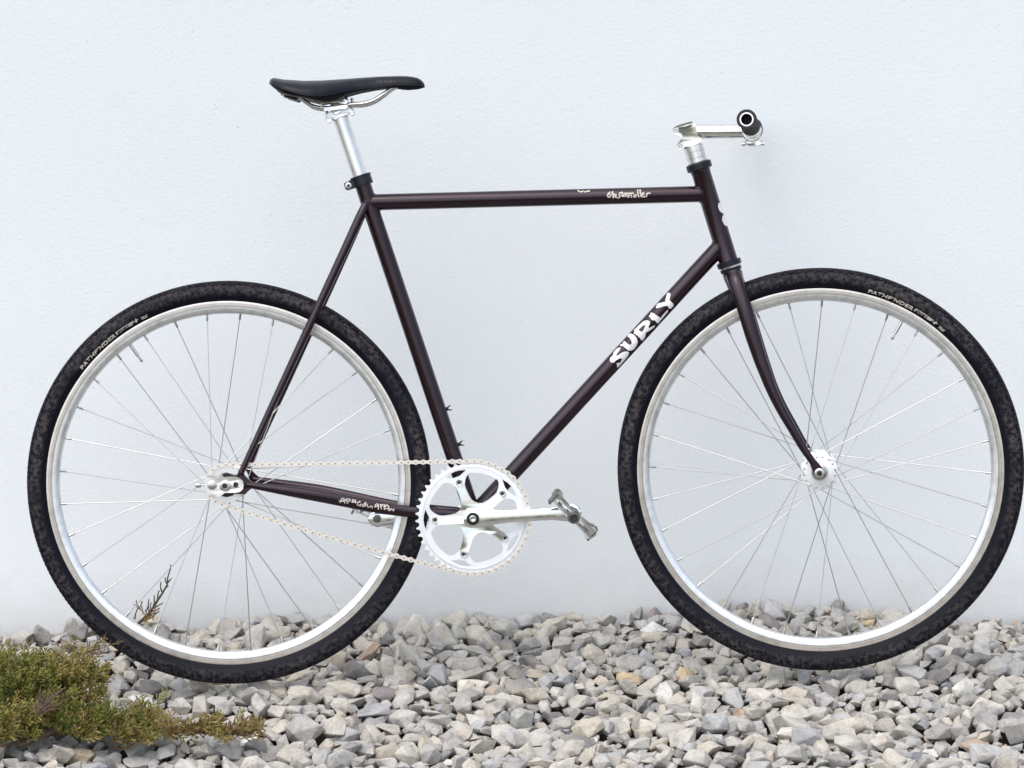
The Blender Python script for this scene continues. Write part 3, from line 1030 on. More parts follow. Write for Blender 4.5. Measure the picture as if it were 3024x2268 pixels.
# ---- wheels
def build_wheel(M, phase, pattern, valve, text_a0, near_nut):
    w = empty('wheel', M, bike)
    # tyre
    bm = bmesh.new()
    rs = .0185; Rc = RR - rs
    prof = []
    for k in range(0, 29):
        a = R(-128 + 256 * k / 28)
        r_ = rs * (1.0 if abs(a) > R(38) else 1.0)
        prof.append((math.sin(a) * rs * .97, Rc + math.cos(a) * r_))
    prof += [(.0095, .3125), (-.0095, .3125)]
    lathe(bm, prof, (0, 0, 0), (0, 1, 0), 192, closed=True)
    # shoulder knobs and centre ribs
    nk = 252
    rngk = random.Random(4)
    def block(a, lat, size_a, size_l, hgt, sk=0):
        # a angle round wheel, lat = angle round the section
        vs_ = []
        for dh in (-.0006, hgt):
            for da, dl in ((-1, -1), (1, -1), (1, 1), (-1, 1)):
                la_ = lat + dl * size_l; an = a + da * size_a + dl * sk
                rr_ = rs + dh
                y_ = math.sin(la_) * rr_ * .97; rad_ = Rc + math.cos(la_) * rr_
                vs_.append(bm.verts.new((rad_ * math.cos(an), y_, rad_ * math.sin(an))))
        for q_ in ((4, 5, 6, 7), (0, 1, 5, 4), (1, 2, 6, 5), (2, 3, 7, 6), (3, 0, 4, 7)):
            bm.faces.new([vs_[i] for i in q_])
    for k in range(nk):
        a = 2 * math.pi * k / nk
        for s_ in (-1, 1):
            block(a + (.5 if s_ > 0 else 0) * 2 * math.pi / nk, s_ * R(47 if k % 2 else 42), .0062, R(6), .0019, .004 * s_)
            block(a, s_ * R(30), .0045, R(3.5), .0010, 0)
    finish('tyre', bm, MAT['tyre'], w)
    # rim
    half = [(.0080, .3150), (.0108, .3146), (.0110, .3135), (.0110, .3108), (.0105, .3106), (.0105, .3100), (.0110, .3098), (.0110, .3074), (.0094, .3070), (.0094, .3053), (.0109, .3050), (.0107, .3010), (.0098, .2972), (.0075, .2942), (.0040, .2928), (0, .2925)]
    prof = half + [(-a, b_) for a, b_ in half[-2::-1]] + [(-.0070, .3105), (.0070, .3105)]
    bm = bmesh.new(); lathe(bm, prof, (0, 0, 0), (0, 1, 0), 192, closed=True)
    finish('rim', bm, MAT['rim'], w, angle=28)
    # hub
    fl = .033
    bm = bmesh.new()
    prof = [(-fl - .0015, 0), (-fl - .0015, .0140), (-fl - .0012, .0305), (-fl - .0005, .0318), (-fl + .0013, .0318), (-fl + .0022, .0300), (-fl + .006, .0170), (-fl + .012, .0135), (0, .0120)]
    prof = prof + [(-a, b_) for a, b_ in prof[-2::-1]]
    lathe(bm, prof, (0, 0, 0), (0, 1, 0), 48)
    hub = finish('hub', bm, MAT['white_alloy'], w)
    # spoke heads
    nutm = near_nut
    for s_ in (-1, 1):
        bm = bmesh.new()
        lathe(bm, [(.0465, 0), (.0465, .0105), (.044, .0135), (fl + .001, .0142)], (0, 0, 0), (0, s_, 0), 32)
        finish('hub_locknut', bm, MAT['steel'], w)
    for s_ in (-1, 1):
        bm = bmesh.new()
        y0 = s_ * nutm
        lathe(bm, [(0, 0), (0, .0050), (.0035, .0052), (.0035, .0078), (.0030, .0088), (-.003, .0092), (-.0034, .0112), (-.0060, .0114), (-.0060, 0)], (0, y0, 0), (0, s_, 0), 24)
        nut = finish('axle_nut', bm, MAT['steel'], w)
        bm = bmesh.new()
        hexp = [(.0046 * math.cos(R(60 * k)), .0046 * math.sin(R(60 * k))) for k in range(6)]
        extrude_poly(bm, [hexp], y0 + s_ * .0005, y0 + s_ * .0037 if s_ > 0 else y0 - .0037)
        finish('axle_end', bm, MAT['axle'], w)
    # spokes
    hr = .0267
    for k in range(32):
        th = R(phase + 11.25 * k)
        side = -1 if k % 2 == 0 else 1
        sg = pattern[k % 4]
        ha = th + sg * R(67.5)
        inout = .0017 if sg > 0 else -.0017
        rim_p = Vector((.2945 * math.cos(th), side * .0012, .2945 * math.sin(th)))
        hub_p = Vector((hr * math.cos(ha), side * (fl + inout), hr * math.sin(ha)))
        d = (rim_p - hub_p).normalized()
        bm = bmesh.new()
        tube(bm, [hub_p - d * .0008, hub_p + d * .012, rim_p - d * .012, rim_p], [.0010, .00082, .00082, .0010], 8)
        # head on the outside face
        lathe(bm, [(0, 0), (0, .0019), (.0008, .0016), (.0012, 0)], (hub_p.x, side * (fl + .0015 if inout > 0 else fl + .0015), hub_p.z), (0, side, 0), 10)
        finish('spoke', bm, MAT['spoke'], w)
        bm = bmesh.new()
        tube(bm, [rim_p - d * .0125, rim_p - d * .011, rim_p + d * .002], [.0013, .0020, .0021], 8)
        finish('spoke_nipple', bm, MAT['nipple'], w)
    # valve
    va = R(valve); dv = Vector((-math.cos(va), 0, -math.sin(va))); vp = Vector((.294 * math.cos(va), 0, .294 * math.sin(va)))
    bm = bmesh.new()
    lathe(bm, [(-.003, 0), (-.003, .0050), (.0005, .0050), (.001, .0030), (.024, .0030), (.0245, .0019), (.032, .0019), (.0322, .0026), (.035, .0026), (.037, .0012), (.038, 0)], vp, dv, 14)
    finish('valve', bm, MAT['steel'], w)
    # printed name on the sidewall
    def txt(s, a_start, a_end, r_base, height, shear=.25):
        cu = bpy.data.curves.new('txt', 'FONT'); cu.body = s; cu.size = 1; cu.resolution_u = 2; cu.offset = .045
        to = bpy.data.objects.new('txt', cu); COL.objects.link(to)
        dg = bpy.context.evaluated_depsgraph_get(); dg.update()
        me = bpy.data.meshes.new_from_object(to.evaluated_get(dg))
        bpy.data.objects.remove(to)
        co = np.array([v.co[:] for v in me.vertices])
        x0, x1 = co[:, 0].min(), co[:, 0].max(); z0, z1 = co[:, 1].min(), co[:, 1].max()
        bm = bmesh.new(); bm.from_mesh(me)
        for v in bm.verts:
            u = (v.co.x - x0) / (x1 - x0); h = (v.co.y - z0) / (z1 - z0)
            r_ = r_base + h * height
            an = R(a_start + (a_end - a_start) * u) - h * shear * height / r_base
            ss = max(-1, min(1, (r_ - Rc) / rs)); ca = math.sqrt(max(0, 1 - ss * ss))
            v.co = Vector((r_ * math.cos(an), -(ca * rs * .97 + .0004), r_ * math.sin(an)))
        me2 = bpy.data.meshes.new('lettering'); bm.to_mesh(me2); bm.free(); me2.materials.append(MAT['worn_decal'])
        bpy.data.meshes.remove(me)
        return link_mesh('lettering', me2, w)
    a = text_a0
    txt('PATHFINDER', a, a - 15.0, .3175, .0066)
    # box with the second word cut out of it: a light strip carrying dark letters
    def strip(a_s, a_e, r0_, r1_):
        bm = bmesh.new(); rows = []
        for k in range(11):
            row = []
            for rr_ in (r0_, (r0_ + r1_) / 2, r1_):
                hh_ = (rr_ - r0_) / (r1_ - r0_)
                an = R(a_s + (a_e - a_s) * k / 10) - (.25 if k else .25) * (rr_ - r0_) / r0_
                if k == 10: an = R(a_e) - 1.1 * (rr_ - r0_) / r0_
                ca = math.sqrt(max(0, 1 - ((rr_ - Rc) / rs) ** 2))
                row.append(bm.verts.new((rr_ * math.cos(an), -(ca * rs * .97 + .0003), rr_ * math.sin(an))))
            rows.append(row)
        for A, B in zip(rows, rows[1:]):
            for i in range(2): bm.faces.new((A[i], A[i + 1], B[i + 1], B[i]))
        return finish('printed_strip', bm, MAT['worn_decal'], w)
    strip(a - 15.2, a - 20.8, .3172, .3242)
    t_ = txt('SPORT', a - 15.7, a - 20.0, .3187, .0042)
    t_.data.materials[0] = MAT['plastic']
    for v in t_.data.vertices: v.co.y -= .0004
    # arrow-like mark and small word
    def pol(pts, a_c, r_c):
        bm = bmesh.new(); vv = []
        for x, z in pts:
            r_ = r_c + z * .001; an = R(a_c) - x * .001 / r_c
            ca = math.sqrt(max(0, 1 - ((r_ - Rc) / rs) ** 2))
            vv.append(bm.verts.new((r_ * math.cos(an), -(ca * rs * .97 + .0005), r_ * math.sin(an))))
        bm.faces.new(vv); bmesh.ops.triangulate(bm, faces=bm.faces)
        finish('printed_mark', bm, MAT['worn_decal'], w)
    pol([(-4.5, 2.5), (-3, 1), (0, 3), (1.5, 5.5), (3, 3.5), (6, 2.5), (2.5, 1), (.5, -2.2), (-1.5, .5), (-3.5, .2)], a - 22.6, .3200)
    txt('700x35', a - 24.3, a - 26.4, .3180, .0050)
    return w, hub

front_wheel, _ = build_wheel(S @ Matrix.Translation(FRONT), 99.4, (-1, -1, 1, 1), 60.4, 74.3, .0555) if False else (None, None)
def pat(seq): return seq
# spokes are counted counter-clockwise; signs read off the photograph
front_wheel, hubf = build_wheel(S @ Matrix.Translation(FRONT), 99.4 - 11.25 * 8, (-1, -1, 1, 1), 60.4, 74.3, .0555)
front_wheel['label'] = 'front wheel, turned slightly towards the viewer'
rear_wheel, hubr = build_wheel(Matrix.Translation(REAR), 95.9, (1, -1, -1, 1), 124.2, 140.8, .0705)
rear_wheel['label'] = 'rear wheel with the sprocket'

# ---- rear sprocket, tug plate
def sprocket_poly(n, c, rr=.00397, phase=0):
    """teeth outline; pitch radius from n"""
    Rp = .0127 / (2 * math.sin(math.pi / n))
    out = []
    for k in range(n):
        a0 = 2 * math.pi * k / n + phase
        st = 2 * math.pi / n
        for f_, dr in ((-.30, -.0022), (-.17, -.0037), (0, -.0041), (.17, -.0037), (.30, -.0022), (.42, .0018), (.47, .0032), (.53, .0032), (.58, .0018)):
            a = a0 + st * f_
            out.append((c[0] + (Rp + dr) * math.cos(a), c[1] + (Rp + dr) * math.sin(a)))
    # drop the duplicated wrap-around region ordering
    return out, Rp
def ring_teeth(n, c, phase):
    Rp = .0127 / (2 * math.sin(math.pi / n)); out = []
    st = 2 * math.pi / n
    for k in range(n):
        a0 = phase + st * k          # roller seat
        for f_, dr in ((-.26, -.0028), (-.14, -.0038), (0, -.0041), (.14, -.0038), (.26, -.0028), (.36, .0002), (.43, .0019), (.57, .0019), (.64, .0002)):
            a = a0 + st * f_
            out.append((c[0] + (Rp + dr) * math.cos(a), c[1] + (Rp + dr) * math.sin(a)))
    return out, Rp

CL = -.044      # chain line
ring_c = Vector((BBc.x, CL, BBc.z)); cog_c = Vector((REAR.x, CL, REAR.z))
NR, NC = 48, 17
CRANK_A = 3.5 + math.degrees(ROLL) * 0 - 1.242
CRANK_A = 3.5 - 1.242
# chain path: roller centres
Rr_ = .0127 / (2 * math.sin(math.pi / NR)); Rc_ = .0127 / (2 * math.sin(math.pi / NC))
def tangent(c1, r1, c2, r2, sgn):
    """outer tangent, sgn=+1 upper"""
    dx, dz = c2[0] - c1[0], c2[1] - c1[1]; d = math.hypot(dx, dz); a = math.atan2(dz, dx)
    b_ = math.acos((r1 - r2) / d)
    th = a + sgn * b_
    return (c1[0] + r1 * math.cos(th), c1[1] + r1 * math.sin(th)), (c2[0] + r2 * math.cos(th), c2[1] + r2 * math.sin(th)), th
c1 = (cog_c.x, cog_c.z); c2 = (ring_c.x, ring_c.z)
u1, u2, thu = tangent(c1, Rc_, c2, Rr_, 1)
l1, l2, thl = tangent(c1, Rc_, c2, Rr_, -1)
def path(sag):
    pts = []
    for k in range(60):
        t = k / 60; pts.append((u1[0] + (u2[0] - u1[0]) * t, u1[1] + (u2[1] - u1[1]) * t - 4 * .0006 * t * (1 - t)))
    for k in range(120):
        a = thu + (thl - thu) * k / 120
        pts.append((c2[0] + Rr_ * math.cos(a), c2[1] + Rr_ * math.sin(a)))
    for k in range(60):
        t = k / 60; pts.append((l2[0] + (l1[0] - l2[0]) * t, l2[1] + (l1[1] - l2[1]) * t - 4 * sag * t * (1 - t)))
    for k in range(60):
        a = thl + (thu - 2 * math.pi - thl) * k / 60
        pts.append((c1[0] + Rc_ * math.cos(a), c1[1] + Rc_ * math.sin(a)))
    return np.array(pts + [pts[0]])
def plen(p): return np.sqrt((np.diff(p, axis=0) ** 2).sum(1)).sum()
NLINK = int(math.ceil(plen(path(.001)) / .0127)); NLINK += NLINK % 2
pp = path(.0035)
Ltot = plen(pp); pitch = Ltot / NLINK
print('chain links', NLINK, 'pitch', pitch)
cum = np.concatenate(([0], np.cumsum(np.sqrt((np.diff(pp, axis=0) ** 2).sum(1)))))
def at(s):
    s = s % Ltot
    return np.array((np.interp(s, cum, pp[:, 0]), np.interp(s, cum, pp[:, 1])))
# phase the chainring teeth on a roller
s_ring = cum[100]
k0 = int(s_ring / pitch) ; q = at(k0 * pitch)
ring_phase = math.atan2(q[1] - c2[1], q[0] - c2[0])
k1 = int(cum[270] / pitch); q = at(k1 * pitch); cog_phase = math.atan2(q[1] - c1[1], q[0] - c1[0])

crankset = empty('crankset', None, bike)
# chainring
teeth, Rp = ring_teeth(NR, c2, ring_phase)
bolt_angles = [CRANK_A + 36 + 72 * k for k in range(5)]
def inner_contour():
    pts = []
    for ba in bolt_angles:
        for f_ in range(-36, 36, 2):
            x = abs(f_)
            if x <= 7: r_ = .0565
            elif x < 19: r_ = .0565 + (.0775 - .0565) * (math.sin((x - 7) / 12 * math.pi / 2) ** .8)
            else: r_ = .0775
            pts.append((c2[0] + r_ * math.cos(R(ba + f_)), c2[1] + r_ * math.sin(R(ba + f_))))
    return pts[::-1]
holes = [inner_contour()]
for ba in bolt_angles:
    h = []
    for f_, r_ in ((-13.5, .0828), (-6, .0845), (0, .0850), (6, .0845), (13.5, .0828), (9.5, .0795), (4.5, .0758), (0, .0752), (-4.5, .0758), (-9.5, .0795)):
        h.append((c2[0] + r_ * math.cos(R(ba + f_)), c2[1] + r_ * math.sin(R(ba + f_))))
    holes.append(h)
bm = bmesh.new(); extrude_poly(bm, [teeth] + holes, CL - .0012, CL + .0012)
finish('chainring', bm, MAT['white_alloy'], crankset, angle=30)
bm = bmesh.new()       # raised outer band behind the teeth
lathe(bm, [(-.0022, .0868), (-.0022, .0905), (-.0018, .0912), (.0018, .0912), (.0022, .0905), (.0022, .0868)], ring_c, (0, 1, 0), 96, closed=True)
finish('chainring_band', bm, MAT['white_alloy'], crankset)
# spider
def spider():
    pts = []
    for ba in bolt_angles:
        a = R(ba); ca, sa = math.cos(a), math.sin(a)
        for u, v in ((.0235, -.0135), (.030, -.0095), (.040, -.0078), (.052, -.0074), (.0605, -.0080), (.0605, .0080), (.052, .0074), (.040, .0078), (.030, .0095), (.0235, .0135)):
            pts.append((c2[0] + u * ca - v * sa, c2[1] + u * sa + v * ca))
    return pts
bm = bmesh.new(); extrude_poly(bm, [spider()], CL - .0080, CL - .0013)
finish('spider', bm, MAT['polished'], crankset, bevel=.0018)
for ba in bolt_angles:
    c = Vector((c2[0] + .065 * math.cos(R(ba)), 0, c2[1] + .065 * math.sin(R(ba))))
    bm = bmesh.new(); lathe(bm, [(CL - .0042, 0), (CL - .0042, .0026), (CL - .0055, .0030), (CL - .0058, .0046), (CL - .0048, .0054), (CL - .0012, .0056), (CL + .003, .0056), (CL + .003, 0)], c, (0, 1, 0), 20)
    b_ = finish('chainring_bolt', bm, MAT['steel'], crankset)
    bm = bmesh.new(); lathe(bm, [(CL - .0046, 0), (CL - .0046, .0027), (CL - .0030, .0027), (CL - .0030, 0)], c, (0, 1, 0), 6)
    finish('bolt_socket', bm, MAT['axle'], crankset)
def crank_arm(sgn, ang, y_in, y_out):
    a = R(ang); ex = Vector((math.cos(a), 0, math.sin(a))); ez = Vector((-math.sin(a), 0, math.cos(a)))
    keys = [(-.0165, .0001, .010), (-.0155, .006, .010), (-.012, .0118, .011), (-.004, .0162, .0125), (.008, .0166, .0130), (.020, .0150, .0128), (.035, .0128, .0120), (.060, .0112, .0112), (.100, .0104, .0105), (.135, .0108, .0100), (.155, .0138, .0098), (.170, .0158, .0098),
            (.180, .0122, .0092), (.1845, .0065, .0085), (.1862, .0001, .008)]
    bm = bmesh.new(); rings = []; seg = 24
    for u, hw, th in keys:
        cy = (y_in + y_out) / 2 + sgn * (.004 * (u / .17))
        ring = []
        for k in range(seg):
            t = 2 * math.pi * k / seg
            cx_, sx_ = math.cos(t), math.sin(t)
            zz = math.copysign(abs(sx_) ** .75, sx_) * hw; yy = math.copysign(abs(cx_) ** .6, cx_) * th / 2
            ring.append(bm.verts.new(Vector((BBc.x, cy + yy, BBc.z)) + ex * u + ez * zz))
        rings.append(ring)
    for A, B in zip(rings, rings[1:]):
        for k in range(seg): bm.faces.new((A[k], A[(k + 1) % seg], B[(k + 1) % seg], B[k]))
    bm.faces.new(rings[0][::-1]); bm.faces.new(rings[-1])
    finish('crank_arm', bm, MAT['polished'], crankset, angle=50)
    e = Vector((BBc.x, 0, BBc.z)) + ex * .170
    # bolt at the bottom bracket
    yo = y_out
    bm = bmesh.new(); lathe(bm, [(yo + sgn * -.001, 0), (yo + sgn * -.001, .0105), (yo + sgn * .0010, .0110), (yo + sgn * .0014, .0085), (yo + sgn * .0002, .0080), (yo + sgn * .0002, 0)], (BBc.x, 0, BBc.z), (0, 1, 0), 32)
    finish('dust_cap', bm, MAT['axle'], crankset)
    bm = bmesh.new(); lathe(bm, [(yo, 0), (yo + sgn * .0012, .0022), (yo + sgn * .0018, .0046), (yo + sgn * .0014, .0056), (yo, .0058)], (BBc.x, 0, BBc.z), (0, 1, 0), 24)
    finish('crank_bolt', bm, MAT['steel'], crankset)
    return e
e_near = crank_arm(-1, CRANK_A, -.0520, -.0650)
e_far = crank_arm(1, CRANK_A + 180, .0500, .0630)
bm = bmesh.new(); lathe(bm, [(.0560, 0), (.0560, .0072), (.0575, .0075), (.0575, 0)], (e_far.x, 0, e_far.z), (0, -1, 0), 20)
bm.free()
bm = bmesh.new(); lathe(bm, [(.0495, 0), (.0488, .0040), (.0495, .0068), (.0560, .0068), (.0560, 0)], (e_far.x, 0, e_far.z), (0, 1, 0), 20)
finish('pedal_axle_end', bm, MAT['dark_steel'], crankset)
# faded maker's mark on the arm: small red strokes
tt = []
for s_ in ([(925, 710), (965, 705)], [(925, 735), (965, 730)], [(925, 705), (925, 738)], [(985, 715), (1005, 735)], [(1030, 740), (1060, 722), (1085, 740)], [(1095, 712), (1130, 720)], [(1140, 722), (1170, 710)]):
    tt += [[q] for q in stroke(s_, 9)]
def arm_pt(x, y):
    q = P(*Z4(x, y), -.0655); return q
# ---- chain
def link_mesh_make(outer):
    bm = bmesh.new()
    hp = pitch / 2
    yo = .0034 if outer else .0024
    def fig8():
        out = []
        er = .0043 if outer else .0039
        for k in range(9):
            a = R(50 + 260 * k / 8); out.append((-hp + er * math.cos(a), er * math.sin(a)))
        out.append((0, -.0023))
        for k in range(9):
            a = R(-130 + 260 * k / 8); out.append((hp + er * math.cos(a), er * math.sin(a)))
        out.append((0, .0023))
        return out
    for s_ in (-1, 1):
        extrude_poly(bm, [fig8()], s_ * yo, s_ * (yo + .0009))
    for s_ in (-1, 1):
        if outer: lathe(bm, [(-.0049, 0), (-.0049, .0016), (.0049, .0016), (.0049, 0)], (s_ * hp, 0, 0), (0, 1, 0), 8)
        else: lathe(bm, [(-.0024, .0038), (.0024, .0038)], (s_ * hp, 0, 0), (0, 1, 0), 12)
    bmesh.ops.recalc_face_normals(bm, faces=bm.faces)
    me = bpy.data.meshes.new('chain_link')
    # pins darker
    bm.to_mesh(me); bm.free()
    me.materials.append(MAT['chain']); me.materials.append(MAT['roller'])
    for p_ in me.polygons:
        c = p_.center
        if outer and abs(abs(c.x) - hp) < .0021 and abs(c.z) < .0020 and abs(c.y) > .0043: p_.material_index = 1
    return me
chain = empty('chain', None, bike)
mo, mi = link_mesh_make(True), link_mesh_make(False)
for k in range(NLINK):
    a = at(k * pitch); b_ = at((k + 1) * pitch)
    ang = math.atan2(b_[1] - a[1], b_[0] - a[0])
    M4 = Matrix.Translation(((a[0] + b_[0]) / 2, CL, (a[1] + b_[1]) / 2)) @ Matrix.Rotation(-ang, 4, 'Y')
    link_mesh('chain_link', mo if k % 2 else mi, chain, M4)

# sprocket
teeth, _ = ring_teeth(NC, c1, cog_phase)
bm = bmesh.new(); extrude_poly(bm, [teeth, circle_pts(c1[0], c1[1], .0180, 24)[::-1]], CL - .0012, CL + .0012)
finish('sprocket', bm, MAT['satin'], bike, angle=30)
bm = bmesh.new(); lathe(bm, [(CL + .004, .012), (CL + .004, .0205), (CL - .0015, .0215), (CL - .005, .0200), (CL - .005, .012)], (c1[0], 0, c1[1]), (0, 1, 0), 12, closed=True)
finish('lockring', bm, MAT['black_metal'], bike, smooth=False)
# chain tug plate at the near dropout
tug = empty('chain_tug', None, bike)
def L5(x, y, d=-.067): q = P(*Z5(x, y), d); return (q.x, q.z)
outl = [L5(*p) for p in ((425, 560), (600, 555), (640, 490), (690, 480), (745, 545), (960, 545), (1040, 570), (1090, 620), (1105, 690), (1090, 760), (1040, 810), (960, 830), (760, 835), (700, 880), (640, 910), (590, 870), (520, 850), (470, 860), (420, 820), (400, 690))]
slot = [L5(*p) for p in ((925, 640), (960, 632), (1000, 650), (1012, 690), (1000, 725), (960, 738), (925, 725), (915, 690))][::-1]
bm = bmesh.new(); extrude_poly(bm, [outl, slot], -.0655, -.0680)
finish('tug_plate', bm, MAT['satin'], tug, bevel=.0005)
c = L5(530, 695, -.068)
bm = bmesh.new(); lathe(bm, [(-.0681, 0), (-.0681, .0078), (-.0686, .0080), (-.0689, .0074), (-.0688, 0)], (c[0], 0, c[1]), (0, 1, 0), 28)
finish('round_badge', bm, MAT['steel'], tug)
c = L5(395, 690, -.064)
bm = bmesh.new(); tube(bm, [(c[0] + .004, -.0665, c[1]), (c[0] - .0075, -.0665, c[1] + .0002)], .0017, 10)
lathe(bm, [(0, 0), (0, .0036), (.0012, .0044), (.0078, .0044), (.009, .0034), (.009, 0)], (c[0] - .0060, -.0665, c[1]), (-1, 0, 0), 12)
finish('adjusting_screw', bm, MAT['steel'], tug)

# ---- pedals
def pedal(sgn, e, rot, base_y, name_label):
    ped = empty('pedal', Matrix.Translation((e.x, base_y, e.z)) @ Matrix.Rotation(rot, 4, 'Y'), bike)
    ped['label'] = name_label
    s = sgn
    w_in, w_out = s * .012, s * .088
    for nm, y0, y1 in (('outer_cage_plate', w_out - s * .004, w_out), ('inner_cage_plate', w_in, w_in + s * .003)):
        outl = []
        for x, z in ((-.046, -.004), (-.049, .001), (-.050, .010), (-.046, .0145), (-.038, .0145), (-.031, .0085), (-.012, .0072), (-.007, .0090), (.007, .0090), (.012, .0072), (.031, .0085), (.038, .0120), (.045, .0105), (.050, .002), (.047, -.007),
                     (.038, -.0115), (.030, -.0075), (.012, -.0065), (.007, -.0090), (-.007, -.0090), (-.012, -.0065), (-.030, -.0068), (-.038, -.0075)):
            outl.append((x, z))
        s1 = [(-.036, -.0028), (-.0115, -.0028), (-.0115, .0028), (-.036, .0032)]
        s2 = [(.0115, -.0028), (.036, -.0030), (.036, .0028), (.0115, .0028)]
        bm = bmesh.new(); extrude_poly(bm, [outl, s1, s2], min(y0, y1), max(y0, y1))
        finish(nm, bm, MAT['steel'], ped, bevel=.0005)
    for sx_ in (-1, 1):
        # toothed cross bars
        bm = bmesh.new()
        prof = []
        n_ = 9
        for k in range(n_):
            y_ = w_in + (w_out - w_in) * k / n_
            y2 = w_in + (w_out - w_in) * (k + .5) / n_
            prof += [(y_, .0085), (y2, .0125)]
        prof += [(w_out, .0085), (w_out, -.0085)]
        for k in range(n_ - 1, -1, -1):
            y2 = w_in + (w_out - w_in) * (k + .5) / n_; y_ = w_in + (w_out - w_in) * k / n_
            prof += [(y2, -.0125), (y_, -.0085)]
        # profile in (y,z): extrude along x
        Mx = Matrix(((0, 1, 0, sx_ * .0445), (1, 0, 0, 0), (0, 0, 1, 0), (0, 0, 0, 1)))
        extrude_poly(bm, [prof], -.0014, .0014, Mx)
        finish('toothed_bar', bm, MAT['dark_steel'], ped, smooth=False)
    for sx_ in (-1, 1):
        bm = bmesh.new(); tube(bm, [(sx_ * .030, w_in, 0), (sx_ * .030, w_out, 0)], .0030, 10)
        finish('cross_rod', bm, MAT['dark_steel'], ped)
    bm = bmesh.new()
    lathe(bm, [(-.004, 0), (-.004, .0065), (.008, .0070), (.011, .0105), (.016, .0110), (.030, .0085), (.060, .0085), (.074, .0110), (.088, .0108), (.0905, .0092), (.0912, 0)], (0, 0, 0), (0, s, 0), 24)
    finish('pedal_body', bm, MAT['dark_steel'], ped)
    bm = bmesh.new()
    lathe(bm, [(.0905, 0), (.0905, .0062), (.0935, .0066), (.0945, .0050), (.0940, .0032), (.0948, 0)], (0, 0, 0), (0, s, 0), 16)
    finish('dust_cap', bm, MAT['axle'], ped)
    return ped
pedal(-1, e_near, R(45), -.066, 'near pedal, tilted nose down')
pedal(1, e_far, R(24), .062, 'far pedal, mostly hidden by the crank')

# ---- seat post, clamp, saddle
post = empty('seat_post', None, bike)
SP0, SP1 = P(1066, 530), P(1004, 344)
pd = (SP1 - SP0).normalized()
bm = bmesh.new(); tube(bm, [SP0, SP0.lerp(SP1, .5), SP1], .0136, 32)
finish('post_tube', bm, MAT['satin'], post)
col = empty('seat_collar', None, bike)
cc = P(1069, 533)
bm = bmesh.new(); lathe(bm, [(-.0090, .0135), (-.0090, .0168), (-.0080, .0176), (.0065, .0176), (.0075, .0190), (.0090, .0185), (.0095, .0137)], cc, pd, 36, closed=True)
fw = Vector((pd.z, 0, -pd.x)); fw = fw if fw.x < 0 else -fw
ear = []
for u, h in ((.012, -.0085), (.0285, -.0085), (.0312, -.006), (.0312, .002), (.0295, .0048), (.012, .0072)):
    q = cc + fw * u + pd * h; ear.append((q.x, q.z))
extrude_poly(bm, [ear], -.0105, .0105)
finish('collar_band', bm, MAT['black_metal'], col)
bc = cc + fw * .0245 + pd * -.0020
bm = bmesh.new(); lathe(bm, [(.0100, 0), (.0100, .0056), (.0125, .0056), (.0130, .0048), (.0130, .0030), (.0115, .0026), (.0115, 0)], bc, (0, -1, 0), 20)
finish('collar_bolt', bm, MAT['steel'], col)
bm = bmesh.new(); lathe(bm, [(.0112, 0), (.0119, .0001), (.0119, .0026), (.011, .0026)], bc, (0, -1, 0), 6)
finish('bolt_socket', bm, MAT['axle'], col)
# clamp head
def LR(x, y, d=-.02): q = P(*ZR(x, y), d); return (q.x, q.z)
def clamp_piece(name, pts, y0, y1, mat_='polished', bev=.0008):
    bm = bmesh.new(); extrude_poly(bm, [[LR(*p, y0) for p in pts]], y0, y1)
    return finish(name, bm, MAT[mat_], post, bevel=bev)
clamp_piece('clamp_cradle', [(540, 890), (1280, 650), (1480, 820), (1610, 930), (1590, 1010), (1480, 1030), (1390, 960), (1260, 1050), (760, 1235), (620, 1190), (560, 1340), (400, 1370), (340, 1240), (320, 1060), (430, 960)], -.014, .014, 'satin')
clamp_piece('lower_clamp', [(240, 760), (520, 720), (760, 720), (1000, 640), (1280, 610), (1300, 700), (1180, 760), (700, 830), (300, 870), (250, 850)], -.030, .030)
clamp_piece('rocker', [(600, 900), (1000, 870), (940, 960), (840, 1010), (700, 1010), (640, 960)], -.017, .017)
clamp_piece('upper_clamp', [(120, 540), (500, 480), (900, 430), (1280, 390), (1310, 500), (1250, 540), (900, 520), (600, 560), (480, 620), (200, 640)], -.030, .030)
for (x0, y0, x1, y1) in ((160, 490, 400, 1000), (1480, 300, 1500, 900)):
    a = P(*ZR(x0 + 30, y0), 0); b2 = P(*ZR(x1, y1), 0)
    bm = bmesh.new(); tube(bm, [a, b2], .0028, 10)
    finish('clamp_bolt', bm, MAT['steel'], post)

sad = empty('saddle', None, bike)
topo = [(130, 228), (150, 192), (180, 183), (300, 202), (500, 214), (700, 209), (900, 195), (1100, 180), (1300, 166), (1500, 160), (1620, 163), (1700, 178), (1750, 205), (1775, 235), (1783, 258)]
edge = [(130, 240), (150, 252), (180, 262), (300, 305), (500, 362), (600, 378), (700, 380), (850, 352), (1000, 318), (1150, 300), (1300, 284), (1450, 262), (1600, 262), (1700, 268), (1783, 268)]
lowo = [(130, 245), (160, 268), (250, 338), (330, 372), (400, 388), (520, 402), (650, 436), (740, 448), (850, 420), (950, 366), (1100, 330), (1250, 305), (1400, 286), (1500, 290), (1580, 303), (1700, 296), (1783, 280)]
hw = [(130, 10), (150, 34), (180, 48), (300, 66), (450, 71), (600, 70), (750, 61), (900, 48), (1050, 36), (1200, 29), (1350, 25), (1500, 22), (1650, 19), (1740, 14), (1783, 4)]
def ip(tab, x): return float(np.interp(x, [t[0] for t in tab], [t[1] for t in tab]))
st_x = [130, 138, 150, 165, 180, 210, 250] + list(range(300, 1700, 50)) + [1700, 1725, 1750, 1765, 1776, 1783]
bm = bmesh.new(); rings = []; seg = 14
